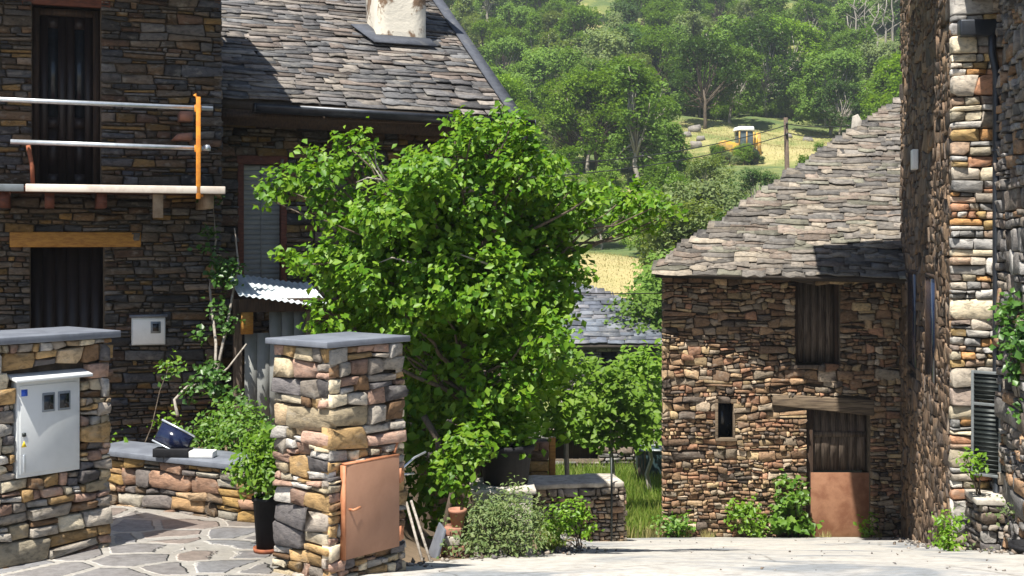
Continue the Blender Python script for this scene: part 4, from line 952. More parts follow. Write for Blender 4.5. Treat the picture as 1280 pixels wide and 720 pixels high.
# ================================================================== BARN
BY = 20.0
BA = Fr((P(828, 0, BY)[0], BY, 0), (1, 0, 0))
ground_b = EZ - 4.9; ev = EZ + (300 - 343) / F_ * BY
bwid = (1150 - 828) / F_ * BY
barn = thing('stone_barn', 'small reddish rubble stone barn with a pale slate roof across the road', 'barn', BA.p(bwid / 2, EZ - 4.65))
h_up = hole(BA, 994, 352, 1050, 456); h_sm = hole(BA, 897, 503, 916, 547); h_dr = hole(BA, 1008, 512, 1088, 668); h_dr = (h_dr[0], h_dr[1], ground_b, h_dr[3])
holes = [h_up, h_sm, h_dr]
mb = MB(); core(mb, BA, .05, bwid, ground_b, ev + .02, holes, .45)
DL = np.array([1, 1.0, 0]) / math.sqrt(2)
LF = Fr(BA.p(0, 0, -.05) + np.array([.03, 0, 0]), DL, (0, 0, 1), (-DL[1], DL[0], 0))
A_ = []
G = Fr((0, 0, 0), (1, 0, 0), (0, 1, 0), (0, 0, 1)); x0 = BA.O[0]
mb.add([(x0 + .16, BY + .1, ground_b), (x0 + 5.2, BY + 5.08, ground_b), (x0 + 5.2, BY + 5.08, ev + 2.9), (x0 + .16, BY + .1, ev), (x0 + .5, BY + .1, ground_b), (x0 + 5.4, BY + 5.08, ground_b), (x0 + 5.4, BY + 5.08, ev + 2.85), (x0 + .5, BY + .1, ev)], BOXF)
mb.build('wall_core', M['mortar'], barn)
mb = MB(); lint = (h_dr[0] - .55, h_dr[1], h_dr[3] - .0, h_dr[3] + .2)
rubble(mb, BA, -.01, bwid, ground_b, ev, [h_up, h_sm, h_dr, lint], (.05, .15), (.8, 2.4), .006, .06, .016, split=.4, wave=.035, chaos=.6)
mb.build('wall', M['barn'], barn)
# left quoin stones
pb = 34
rbL = P(814, 341, 19.68); rbR = P(1130, 348, 19.0); dR = rbR - rbL
RBn = Fr(rbL, dR, np.cross((0, 0, 1), dR) / np.linalg.norm(dR[:2]) * math.cos(R(pb)) + np.array([0, 0, math.sin(R(pb))]))
RBn.V -= (RBn.V @ RBn.U) * RBn.U; RBn.V /= np.linalg.norm(RBn.V); RBn.N = np.cross(RBn.U, RBn.V)
vg = [RBn.px(*q) for q in ((815, 341), (868, 304), (905, 280), (950, 247), (1000, 214), (1052, 178), (1092, 152), (1128, 128), (1165, 100))]
def ulb(w): return (float(np.interp(w, [q[1] for q in vg], [q[0] for q in vg])) + .03 * math.sin(w * 6), 4.6 + w * .25)
mb = MB(); prism(mb, [(.06, .0), (4.7, .0), (ulb(5.)[0] + .6, 5.)] + [(q[0] + .06, q[1]) for q in vg[::-1] if .05 < q[1] < 5.], -.09, -.005, RBn); mb.build('roof_deck', M['roofdeck'], barn)
mb = MB(); slates(mb, RBn, ulb, vg[-1][1] - .1, .092, (.16, .66), (.006, .019), .045, .06, 2.7, .04); rf = mb.build('roof', M['slate_r'], barn)
q = RBn.p(*RBn.px(1070, 158)); mb = MB(); prism(mb, [(-.09, -.06), (.09, -.06), (.1, .1), (.03, .22), (-.06, .18)], -.03, .03, Fr(q, (1, 0, 0))); mb.build('upright_stone', M['paleledge'], rf, bevel=.01)
# openings
a, b_, c, d = h_up
mb = MB(); box(mb, BA, a - .0, a + .06, c, d, -.3, -.08); box(mb, BA, b_ - .06, b_, c, d, -.3, -.08); box(mb, BA, a, b_, d, d + .1, -.3, .0); fr = mb.build('window_frame', M['wood_dark'], barn, bevel=.006)
mb = MB(); k = 5; dx = (b_ - a - .12) / k
for i in range(k): box(mb, BA, a + .06 + dx * i + .004, a + .06 + dx * (i + 1) - .004, c + .02, d, -.24, -.2 + .008 * (i % 2))
box(mb, BA, a + .01, b_ - .01, c, d, -.28, -.245); mb.build('plank_shutter', M['wood_grey'], barn)
mb = MB(); box(mb, BA, a - .08, b_ + .08, c - .06, c, -.25, .05); mb.build('sill', M['wood_grey'], barn, bevel=.01)
a, b_, c, d = h_sm
mb = MB(); box(mb, BA, a - .045, a, c - .03, d, -.25, .06); box(mb, BA, b_, b_ + .03, c - .03, d, -.25, .055); box(mb, BA, a - .045, b_ + .05, d, d + .05, -.25, .058); box(mb, BA, a - .04, b_ + .06, c - .05, c, -.25, .062)
wf = mb.build('window_frame', M['wood_lintel'], barn, bevel=.006)
mb = MB(); box(mb, BA, a, b_, c, d, -.24, -.2); mb.build('window_pane', M['pane'], wf)
a, b_, c, d = h_dr
mb = MB(); u0, v0 = BA.px(965, 507); u1, v1 = BA.px(1092, 494); v1b = BA.px(1092, 518)[1]; v0t = BA.px(965, 492)[1]; v0b = BA.px(965, 506)[1]
mb.add(BA.arr([(u0, v0b, -.3), (u1, v1b - .02, -.3), (u1, BA.px(0, 499)[1], -.3), (u0, v0t, -.3), (u0, v0b, .055), (u1, v1b - .02, .07), (u1, BA.px(0, 499)[1], .06), (u0, v0t, .05)]), BOXF); mb.build('lintel', M['wood_lintel'], barn, bevel=.015)
z_sp = BA.px(0, 592)[1]
mb = MB(); k = 6; dx = (b_ - a - .16) / k
for i in range(k): box(mb, BA, a + .14 + dx * i + .004, a + .14 + dx * (i + 1) - .004, z_sp + .02, d - .03, -.26, -.2 + .01 * (i % 2))
box(mb, BA, a, b_, z_sp, d, -.32, -.27); dd = mb.build('plank_door', M['wood_grey'], barn)
mb = MB(); box(mb, BA, a + .14, b_ - .02, z_sp + .55, z_sp + .63, -.2, -.17); mb.build('rail', M['wood_grey'], dd)
mb = MB(); box(mb, BA, a, a + .13, c, d, -.3, -.1); mb.build('door_jamb', M['wood_dark'], barn, bevel=.008)
u0 = BA.px(1015, 600)[0]
mb = MB(); box(mb, BA, u0, b_ + .005, EZ - 4.66, z_sp, -.1, -.075); tag(mb.build('metal_plate', M['rustplate'], barn, bevel=.004), 'rust brown metal sheet closing the lower half of the doorway')

# plants at the barn's foot
def atb(px, Y=19.75): x = P(px, 0, Y)[0]; return np.array([x, Y, T(x, Y)])
plant('weed', 'tall leafy weed left of the rusty sheet at the barn door', 'weed', atb(985), [W(985, 640, 19.7, (20, 26)), W(995, 615, 19.7, (14, 16)), W(975, 605, 19.75, (8, 10)), W(1005, 650, 19.7, (14, 18)), W(980, 655, 19.6, (26, 14))], 'box', .1, 330, 8, per=8, asp=.75)
plant('weed', 'bushy light green weed at the middle of the barn wall foot', 'weed', atb(930), [W(930, 650, 19.7, (18, 20)), W(918, 640, 19.75, (10, 16)), W(945, 655, 19.6, (14, 16)), W(935, 630, 19.75, (10, 14))], 'lime', .08, 330, 8, per=8)
plant('weed', 'dark green weed at the left corner of the barn', 'weed', atb(845), [W(845, 655, 19.65, (20, 14)), W(860, 660, 19.6, (12, 10)), W(832, 660, 19.7, (12, 12))], 'box', .08, 380, 6, per=8)
plant('weed', 'small bright weed right of the rusty sheet by the barn door', 'weed', atb(1087), [W(1087, 655, 19.7, (8, 12)), W(1082, 662, 19.65, (6, 8))], 'lime', .07, 420, 5, per=8)

# ================================================================== TALL HOUSE AT THE RIGHT
dS = np.array([.2125, 1, 0]); dS /= np.linalg.norm(dS); nS = np.array([-dS[1], dS[0], 0])
near = np.array([4.75, 13.8, 0]); far = np.array([6.03, 19.83, 0]); Ls = np.linalg.norm(far - near)
TS = Fr(far, -dS, (0, 0, 1), nS)       # u runs from the barn towards the camera
tall = thing('tall_house', 'tall dark house wall at the right edge of the road, sunlit at its near corner', 'house', (*((near + far) / 2)[:2], EZ - 4))
w1 = hole(TS, 1137, 0, 1146, 1); 
def tsu(px): return TS.px(px, 400)[0]
def tsz(px, py): return TS.px(px, py)[1]
hA = (tsu(1136), tsu(1147), tsz(1141, 461), tsz(1141, 337)); hB = (tsu(1158), tsu(1171), tsz(1164, 481), tsz(1164, 342))
zr = EZ + 4.1
mb = MB(); core(mb, TS, 0, Ls - .16, EZ - 5.2, zr, [hA, hB], .4, -.04); 
NF = Fr(near, (1, -.05, 0)); nw = 5.0
box(mb, NF, .1, nw, EZ - 4, zr, -.5, -.045)
mb.build('wall_core', M['mortar'], tall)
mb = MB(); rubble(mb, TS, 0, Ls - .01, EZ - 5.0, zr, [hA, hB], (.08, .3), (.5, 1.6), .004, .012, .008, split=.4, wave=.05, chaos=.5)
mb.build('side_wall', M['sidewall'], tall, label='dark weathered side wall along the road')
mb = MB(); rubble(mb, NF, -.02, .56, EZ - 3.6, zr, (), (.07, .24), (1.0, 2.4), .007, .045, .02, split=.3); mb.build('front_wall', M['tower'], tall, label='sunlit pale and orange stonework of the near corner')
for hq in (hA, hB):
    mb = MB(); a, b_, c, d = hq; fw = .05
    box(mb, TS, a, a + fw, c, d, -.14, .02); box(mb, TS, b_ - fw, b_, c, d, -.14, .02); box(mb, TS, a + fw, b_ - fw, d - fw, d, -.14, .02); box(mb, TS, a + fw, b_ - fw, c, c + fw, -.14, .02)
    wo = mb.build('window', M['wood_dark'], tall)
    mb = MB(); box(mb, TS, a + fw, b_ - fw, c + fw, d - fw, -.02, .012); mb.build('pane', M['window_sky'], wo)
mb = MB(); u = tsu(1149); box(mb, TS, u - .12, u + .12, tsz(1149, 212), tsz(1149, 187), .02, .1); mb.build('wall_plate', M['white'], tall, bevel=.01, label='small white box on the side wall')
# its roof, just above the frame: wide eaves over the road
TR = Fr(TS.p(2.35, zr - .1, 1.9), -dS, -nS * math.cos(R(24)) + np.array([0, 0, math.sin(R(24))]))
TR.N = np.cross(TR.U, TR.V)
mb = MB(); box(mb, TR, 0, Ls - 2.55, 0, 5, -.1, 0); mb.build('roof_deck', M['roofdeck'], tall)
mb = MB(); slates(mb, TR, lambda w: (0, Ls - 2.53), 5, .25, (.35, .7), over=.05); mb.build('roof', M['slate_l'], tall)
mb = MB()
for i in range(6): u = .1 + i * .6; box(mb, TR, u, u + .1, .05, 2.2, -.22, -.102)
mb.build('rafter', M['wood_dark'], tall)
# second wall nearer, beyond the downpipe
c2 = np.array([5.25, 13.86, 0]); S2 = Fr(c2, -dS, (0, 0, 1), nS); L2 = 5.2
h2 = thing('stone_wall', 'shaded high stone wall with ivy at the far right edge', 'wall', S2.p(1.3, EZ - 3))
mb = MB(); box(mb, S2, 0, L2, EZ - 3.6, EZ + 3.2, -.6, -.04); mb.build('core', M['mortar'], h2)
mb = MB(); rubble(mb, S2, .0, L2, EZ - 3.4, EZ + 3.15, (), (.07, .26), (.9, 2.4), .008, .06, .02, split=.25); rubble(mb, Fr(S2.p(L2, 0), -nS, (0, 0, 1), -dS), 0, .6, EZ - 3.4, EZ + 3.15, (), (.07, .26), (.9, 2.4)); mb.build('stonework', M['edgestone'], h2)
mb = MB(); EF = Fr(S2.p(-.2, EZ + 2.62, .3), -dS, -nS * math.cos(R(20)) + np.array([0, 0, math.sin(R(20))])); box(mb, EF, .1, L2 + .2, 0, 1.5, -.06, 0); slates(mb, EF, lambda w: (.1, L2 + .2), 1.5, .25, (.3, .6), over=.05); mb.build('eave', M['slate_l'], h2)
# gutter and downpipe
dp = thing('downpipe', 'black gutter outlet and downpipe running down the sunlit corner', 'downpipe', NF.p(.49, EZ - 3.2, .1))
g0u, g0v = NF.px(1194, 48); g1u, g1v = NF.px(1250, 27)
mb = MB(); box(mb, NF, g0u, g1u, g0v, g1v, .05, .19); mb.build('gutter', M['gutter'], dp, bevel=.02)
uu = NF.px(1239, 300)[0]; mb = MB(); zq = lambda py: NF.px(1241, py)[1]
tube(mb, [NF.p(uu - .04, g0v + .05, .15), NF.p(uu - .04, zq(70), .16), NF.p(uu, zq(95), .17), NF.p(uu, zq(300), .17), NF.p(uu, zq(560), .17), NF.p(uu - .01, zq(610), .2), NF.p(uu - .06, zq(660), .62), NF.p(uu - .08, zq(700), .66), NF.p(uu - .08, zq(722), .66)], .04, 12); mb.build('pipe', M['gutter'], dp, True)
for py in (190, 420): mb = MB(); lathe(mb, NF.p(uu, zq(py), .17), [(.039, -.015), (.05, -.015), (.05, .015), (.039, .015)], 12); mb.build('clamp', M['gutter'], dp)
# grey metal shutter gate on the wall
sh_ = thing('metal_shutter', 'dark grey metal louvre shutter hung beside the black downpipe', 'shutter', NF.p(.3, zq(600), .1))
SU = Fr(NF.p(NF.px(1213, 500)[0], 0, .06), (.72, -.7, 0)); ws = .33
s0, s1 = zq(592), zq(462)
for a, b_, m_ in ((s0 + .52 * (s1 - s0) + .2, s1, 'steel_dk'), (s0, s0 + .52 * (s1 - s0) + .18, 'steel_dk')):
    mb = MB(); box(mb, SU, .03, ws - .03, a + .03, b_ - .03, .0, .012)
    k = int((b_ - a) / .05)
    for i in range(k): box(mb, SU, .03, ws - .03, a + .03 + (b_ - a - .06) * i / k, a + .03 + (b_ - a - .06) * i / k + .012, .012, .022)
    mb.build('panel', M[m_], sh_)
mb = MB()
for a4 in ((0, .03, s0, s1), (ws - .03, ws, s0, s1), (.03, ws - .03, s0, s0 + .03), (.03, ws - .03, s1 - .03, s1), (.03, ws - .03, s0 + .52 * (s1 - s0) + .17, s0 + .52 * (s1 - s0) + .2)): box(mb, SU, *a4, -.01, .03)
mb.build('frame', M['steel_shade_gr'], sh_, bevel=.003)
# ledge block at the foot
q = NF.px(1197, 620); lt_ = zq(612)
lb_ = thing('stone_ledge', 'waist-high stone bench wall with a slab top below the metal shutter', 'ledge', NF.p(.25, EZ - 3.3, .3))
LF2 = Fr(NF.p(-.0, 0, 0) + np.array([.1, -.55, 0]), (1, -.12, 0))
mb = MB(); box(mb, LF2, .02, .62, EZ - 3.4, lt_ - .05, -.5, -.03); mb.build('core', M['mortar'], lb_)
mb = MB(); rubble(mb, LF2, 0, .62, EZ - 3.4, lt_ - .05, (), (.06, .15), (.9, 2.2), .008, .05, .03); rubble(mb, Fr(LF2.p(0, 0, -.5), (.0, -1, 0), (0, 0, 1), (-1, 0, 0)), 0, .5, EZ - 3.5, lt_ - .05, (), (.06, .15), (.9, 2.2), .008, .04, .03); mb.build('stonework', M['dimstone'], lb_)
mb = MB(); capslab(mb, LF2, -.05, .64, .05, -.55, lt_ - .05, .06); mb.build('slab', M['paleledge'], lb_, bevel=.008)
# black pot, plants and ivy at right
bp = P(1288, 0, 11.6); bpz = EZ + (300 - 738) / F_ * 11.6
pb_ = thing('plant_pot', 'black plant pot at the bottom right corner', 'pot', (bp[0], 11.6, bpz))
mb = MB(); lathe(mb, (bp[0], 11.6, bpz), [(.001, 0), (.13, 0), (.17, .38), (.19, .38), (.19, .42), (.16, .42), (.15, .36), (.001, .36)], 18); mb.build('pot', M['black'], pb_, True)
mb = MB(); lathe(mb, (bp[0], 11.6, bpz), [(.001, .362), (.148, .363), (.001, .385)], 12); mb.build('soil', M['mortar'], pb_)
plant('ivy', 'bright green ivy hanging on the high wall at the right edge', 'ivy', S2.p(1.5, EZ - 1.2, .1), [W(1262, 400, 12.7, (14, 18)), W(1272, 385, 12.4, (14, 14)), W(1268, 430, 12.5, (12, 20)), W(1278, 460, 12.2, (10, 16)), W(1276, 510, 12.2, (7, 12)), W(1256, 395, 13.0, (8, 8)), W(1290, 420, 12.0, (16, 40))], 'ivy', .075, 900, 6, asp=.8)
plant('weed', 'tall bright weed at the foot of the ledge by the road', 'weed', np.array([P(1188, 0, 13.1)[0], 13.1, T(4.4, 13.1)]), [W(1186, 655, 13.1, (9, 16)), W(1188, 680, 13.05, (10, 16)), W(1184, 668, 13.1, (8, 12))], 'lime', .05, 1400, 6)
plant('weed', 'small fresh fern on the ledge beside the metal shutter', 'weed', NF.p(.2, lt_, .35), [W(1213, 578, 13.3, (9, 10)), W(1220, 588, 13.3, (6, 6))], 'lime', .06, 1300, 4)
plant('weed', 'low grey green weed at the foot of the black downpipe', 'weed', NF.p(.45, EZ - 3.25, .75), [W(1232, 700, 12.9, (10, 12)), W(1215, 705, 12.9, (10, 8)), W(1248, 705, 12.8, (10, 12)), W(1262, 640, 12.6, (8, 12))], 'sage', .045, 900, 5)

# ================================================================== BACKGROUND THINGS
# excavator
eY = 116.0; ex = P(922, 0, eY)[0]; egz = EZ + (300 - 207) / F_ * eY
dg = thing('excavator', 'yellow backhoe digger with a white cab roof on the hillside field', 'digger', (ex, eY, egz))
DG = Fr((ex, eY, egz), (1, .15, 0)); sc_ = eY / F_
def dx_(px): return (px - 922) * sc_
def dz_(py): return (207 - py) * sc_
mb = MB(); prism(mb, [(dx_(897), dz_(193)), (dx_(926), dz_(197)), (dx_(944), dz_(198)), (dx_(944), dz_(189)), (dx_(926), dz_(186)), (dx_(922), dz_(180)), (dx_(902), dz_(176)), (dx_(897), dz_(181))], -.7, .55, DG); mb.build('body', M['yellowpaint'], dg, bevel=.06)
mb = MB(); prism(mb, [(dx_(922), dz_(187)), (dx_(942), dz_(187)), (dx_(939), dz_(164)), (dx_(921), dz_(164))], -.75, .6, DG); cbm = mb.build('cab', M['cabglass'], dg, bevel=.05)
mb = MB(); 
for px in (921.5, 931, 940): box(mb, DG, dx_(px) - .06, dx_(px) + .06, dz_(187), dz_(164), .6, .66)
mb.build('cab_post', M['yellowpaint'], cbm)
mb = MB(); prism(mb, [(dx_(919), dz_(164)), (dx_(941), dz_(164)), (dx_(940), dz_(158.5)), (dx_(921), dz_(158.5))], -.85, .72, DG); mb.build('cab_roof', M['white'], cbm, bevel=.06)
for px, r_ in ((905, .55), (936, .8)):
    for d_ in (.75, -.9):
        mb = MB(); c = DG.p(dx_(px), r_, d_); a = np.linspace(0, 2 * np.pi, 20, endpoint=False)
        A1_ = [(dx_(px) + r_ * math.cos(t_), r_ + r_ * math.sin(t_), d_ - .2) for t_ in a] + [(dx_(px) + r_ * math.cos(t_), r_ + r_ * math.sin(t_), d_ + .2) for t_ in a]
        mb.add(DG.arr(A1_), [tuple(range(19, -1, -1)), tuple(range(20, 40))] + [(i, (i + 1) % 20, 20 + (i + 1) % 20, 20 + i) for i in range(20)]); wh = mb.build('wheel', M['rubber'], dg, bevel=.05)
        mb = MB(); A1_ = [(dx_(px) + .5 * r_ * math.cos(t_), r_ + .5 * r_ * math.sin(t_), d_ + s_) for s_ in (-.22, .22) for t_ in a]; mb.add(DG.arr(A1_), [tuple(range(19, -1, -1)), tuple(range(20, 40))] + [(i, (i + 1) % 20, 20 + (i + 1) % 20, 20 + i) for i in range(20)]); mb.build('rim', M['yellowpaint'], wh)
mb = MB(); 
for p_ in ([(940, 192), (948, 166), (950, 198)],):
    for a, b_ in zip(p_, p_[1:]): tube(mb, [DG.p(dx_(a[0]), dz_(a[1]), .2), DG.p(dx_(b_[0]), dz_(b_[1]), .2)], .2, 6)
ar = mb.build('digging_arm', M['yellowpaint'], dg)
mb = MB(); prism(mb, [(dx_(943), dz_(206)), (dx_(950), dz_(206)), (dx_(951), dz_(199)), (dx_(944), dz_(200))], -.2, .6, DG); mb.build('bucket', M['steel_dk'], ar)
mb = MB(); prism(mb, [(dx_(890), dz_(204)), (dx_(898), dz_(206)), (dx_(897), dz_(196)), (dx_(893), dz_(195))], -1., .9, DG); mb.build('front_bucket', M['steel_shade_gr'], dg)
# boulders by the digger
for i, (px, py, r_, Y_) in enumerate(((868, 150, .9, 128), (858, 158, .7, 126), (876, 163, .6, 124), (943, 214, .55, 113), (1010, 168, .8, 128), (985, 152, .6, 136), (870, 170, .8, 122))):
    q = P(px, py, Y_); mb = MB(); rockmesh(mb, (q[0], Y_, T(q[0], Y_) + r_ * .2), r_ * np.array([.75, .6, .5]), i + 3)
    tag(mb.build('boulder', M['rock']), ['large pale boulder left of the digger, uppermost of its cluster', 'leftmost pale boulder in the cluster left of the digger', 'small pale boulder nearest the digger on its left', 'pale boulder just below the digger arm', 'pale boulder right of the utility pole', 'small pale boulder at the top of the field behind the pole', 'lowest pale boulder in the cluster left of the digger'][i], 'boulder')
# utility pole and wires
ux = P(988, 0, 60)[0]
pl = thing('utility_pole', 'dark wooden utility pole rising behind the barn roof', 'utility pole', (ux, 60, T(ux, 60)))
mb = MB(); tube(mb, [(ux, 60, T(ux, 60) - .3), (ux - .22, 60, EZ + (300 - 147) / F_ * 60)], [.15, .1], 8); mb.build('pole', M['pole'], pl, True)
mb = MB(); 
for k_ in (155, 168): mb = MB(); lathe(mb, (ux - .2, 59.85, EZ + (300 - k_) / F_ * 60), [(.02, -.06), (.06, -.04), (.06, .04), (.02, .06)], 8); mb.build('insulator', M['steel_dk'], pl)
def wirem(a, b, sag, lab, r_=.012, k=24):
    a, b = np.array(a), np.array(b); t = np.linspace(0, 1, k)[:, None]
    mb = MB(); tube(mb, a + (b - a) * t - np.array([0, 0, sag]) * (t * (1 - t) * 4), r_, 5); tag(mb.build('power_line', M['wire']), lab, 'cable')
wirem(P(985, 155, 60), P(1160, 136, 45), .35, 'upper cable running from the utility pole to the right over the barn roof', .025)
wirem(P(985, 166, 60), P(1160, 140, 44), .5, 'lower cable running from the utility pole to the right over the barn roof', .025)
wirem(P(985, 156, 60), P(560, 205, 44), .6, 'upper cable running left from the utility pole across the trees', .022)
wirem(P(985, 168, 60), P(560, 225, 43), .5, 'lower cable running left from the utility pole across the trees', .022)
wirem(P(655, 362, 15.6), P(830, 366, 19.9), .03, 'thin cable strung between the slate roofed house and the barn corner', .008)
# dark fence far up the field
fx = P(1022, 0, 150)[0]
fe = thing('board_fence', 'dark board fence at the top of the hillside field', 'fence', (fx, 150, T(fx, 150)))
FF = Fr((P(1003, 0, 150)[0], 150, T(fx, 150)), (1, 0, 0)); fl = 36 / F_ * 150
mb = MB()
for i in range(14): box(mb, FF, fl * i / 14 + .01, fl * (i + 1) / 14 - .01, .1, 1.35 + .05 * (i % 3), -.02, .02)
mb.build('boards', M['steel_dk'], fe)
for i in range(4): mb = MB(); box(mb, FF, fl * i / 3 - .06, fl * i / 3 + .06, -.2, 1.5, -.14, -.025); mb.build('post', M['wood_grey'], fe)

# ================================================================== HILLSIDE WOOD
def proto(kind, seed):
    g_ = np.random.default_rng(seed)
    lb = []
    if kind == 'round': 
        n_ = 13
        for i in range(n_):
            a = g_.uniform(0, 6.28); h_ = g_.uniform(.32, .92); rr_ = .27 * math.sin(math.pi * min(1, (h_ - .12) / .86)) + .04
            lb.append((np.array([math.cos(a) * rr_, math.sin(a) * rr_, h_]), (g_.uniform(.11, .19),) * 2 + (g_.uniform(.09, .15),)))
    elif kind == 'tall':
        for i in range(13):
            a = g_.uniform(0, 6.28); h_ = .2 + .75 * i / 12; rr_ = .14 * (1.1 - h_)+.03
            lb.append((np.array([math.cos(a) * rr_, math.sin(a) * rr_, h_]), (g_.uniform(.09, .15),) * 2 + (g_.uniform(.09, .15),)))
    else:
        for i in range(12):
            a = g_.uniform(0, 6.28); rr_ = g_.uniform(0, .42); h_ = g_.uniform(.15, .72) * (1 - .5 * rr_)
            lb.append((np.array([math.cos(a) * rr_, math.sin(a) * rr_, h_]), (g_.uniform(.14, .22),) * 2 + (g_.uniform(.12, .2),)))
    mb = MB(); lb = lb + [(c + g_.normal(0, .5, 3) * np.array(r), np.array(r) * g_.uniform(.35, .6)) for c, r in lb for _ in range(2)]
    C, Nn = lobe_points(lb, 2600, 9, .022, .35); leaves(mb, C, Nn, .027, .75); crown = mb
    mt = MB(); limb(mt, (0, 0, -.06), (0.01, 0, .45), .022, .014, 0, 5, 7)
    for c, r in lb: limb(mt, (0.005, 0, .22 + .2 * g_.random()), c, .009, .003, .03, 4, 5)
    return crown, mt
protos = {}
for kind, mats in (('round', ('f_a', 'f_b', 'f_c', 'f_d')), ('tall', ('f_b', 'f_c')), ('bush', ('f_a', 'f_b', 'f_c', 'f_d'))):
    for v_ in range(2):
        cr, tr_ = proto(kind, 11 * v_ + len(kind))
        tm = tr_.mesh('trunk', M['bark_pale' if (kind == 'tall' or v_) else 'bark'], smooth=True)
        base_me = cr.mesh('crown', M[mats[0]])
        for m_ in mats:
            me = base_me if m_ == mats[0] else base_me.copy()
            me.materials[0] = M[m_]
            protos[(kind, m_, v_)] = (me, tm)
KN = {'round': ('deciduous_tree', 'tree'), 'tall': ('slender_tree', 'tree'), 'bush': ('bush', 'bush')}
CN = {'f_a': 'bright green', 'f_b': 'mid green', 'f_c': 'pale grey green', 'f_d': 'dark green'}
SH = {'round': 'rounded tree', 'tall': 'slender tree', 'bush': 'low bush'}
def put(kind, m_, x, y, h, label=None, group=None, sx=1.):
    v_ = rng.randint(0, 1); nm, ct = KN[kind]
    px = 640 + F_ * x / y
    if label is None:
        pyb = 300 - F_ * (T(x, y) + h * .6 - EZ) / y
        zone = ('above the chimney' if px < 660 else 'above the big tree' if px < 800 else 'left of the digger' if px < 890 and pyb > 90 else 'above the digger' if px < 960 else 'above the utility pole')
        if pyb > 185: zone = 'left of the barn roof' if px > 790 else 'low on the slope behind the big tree'
        row = 'high on the hillside' if pyb < 70 else 'on the hillside'
        label = f"{CN[m_]} {SH[kind]} {row} {zone}"
        group = f"{CN[m_]} {SH[kind]}s {row} {zone}"
    t = bpy.data.objects.new(nm, None); col.objects.link(t); tag(t, label, ct, group)
    t.location = (x, y, T(x, y) - .15); t.rotation_euler = (0, 0, rng.uniform(0, 6.28)); t.scale = (h * sx, h * sx, h)
    me, tm = protos[(kind, m_, v_)]
    for n_, d_ in (('crown', me), ('trunk', tm)):
        o = bpy.data.objects.new(n_, d_); col.objects.link(o); o.parent = t
def patch(x, y): return math.sin(x * .23 + 2) * math.sin(y * .11 + x * .05) + .5 * math.sin(x * .41 + y * .19) > .98
def clear(x, y):
    if y > 78 and patch(x, y): return True
    if abs(x - 24.5) < 9.0 and 108 < y < 146: return True         # digger field
    if 12 < x < 33 and 100 < y < 140 and x > (850 - 640) / F_ * y: return True
    if 2.5 < x < 8 and 40 < y < 68: return True                   # dry meadow
    if 2 < x < 8 and 92 < y < 101: return True
    if abs(x - ux) < 3 and y < 70: return True
    if abs(x - fx) < 6 and 146 < y < 153: return True
    return False
cnt = 0; y = 64.
while y < 236:
    stp = 4.6 + (y - 60) * .021; x0 = (470 - 640) / F_ * y - 3; x1 = (1190 - 640) / F_ * y + 5
    x = x0 + rng.uniform(0, stp)
    while x < x1:
        X = x + rng.uniform(-.25, .25) * stp; Yy = y + rng.uniform(-.45, .45) * stp
        if not clear(X, Yy):
            k = rng.random(); cm_ = rng.choices(['f_a', 'f_b', 'f_c', 'f_d'], [4, 5, 2, 1.2])[0]
            kind = 'round' if k < .6 else 'tall' if k < .78 else 'bush'
            h = {'round': rng.uniform(5.5, 9), 'tall': rng.uniform(7, 10), 'bush': rng.uniform(2.8, 4.5)}[kind] * (1 + (y - 60) * .0012)
            if (kind, cm_, 0) not in protos: cm_ = 'f_b'
            qx = 640 + F_ * X / Yy
            if 86 < Yy < 118 and 875 < qx < 1010: x += stp; continue
            if Yy < 84: h *= .55
            if 84 <= Yy < 118 and (640 + F_ * X / Yy) > 850: h *= .4
            if 84 <= Yy < 92: h *= .6
            put(kind, cm_, X, Yy, h, sx=rng.uniform(.85, 1.15)); cnt += 1
        x += stp
    y += stp * .8
y = 66.
while y < 205:
    x = (480 - 640) / F_ * y + rng.uniform(0, 6)
    while x < (1180 - 640) / F_ * y:
        X = x + rng.uniform(-2, 2); Yy = y + rng.uniform(-3, 3); qx = 640 + F_ * X / Yy
        if not clear(X, Yy) and not (86 < Yy < 122 and 870 < qx < 1020): put('bush', rng.choice(['f_a', 'f_b', 'f_b', 'f_c']), X, Yy, rng.uniform(1.8, 3.4) * (.6 if Yy < 84 else 1)); cnt += 1
        x += 6.5 + (y - 60) * .02
    y += 9
for i in range(16):
    px = 850 + 15 * i + rng.uniform(-5, 5); Y_ = rng.uniform(146, 152); x = P(px, 0, Y_)[0]
    if abs(px - 1022) > 22: put('bush', rng.choice(['f_a', 'f_b', 'f_c']), x, Y_, rng.uniform(2.2, 4.), 'scrub bush along the top edge of the digger field', 'scrub bushes along the top edge of the digger field')
for px, Y_, h, m_ in ((896, 112, 2.3, 'f_b'), (912, 111.5, 1.7, 'f_c'), (930, 112, 2.5, 'f_a'), (943, 112.5, 1.8, 'f_d')):
    x = P(px, 0, Y_)[0]; put('bush', m_, x, Y_, h, f'{CN[m_]} small bush hiding the wheels of the yellow digger')
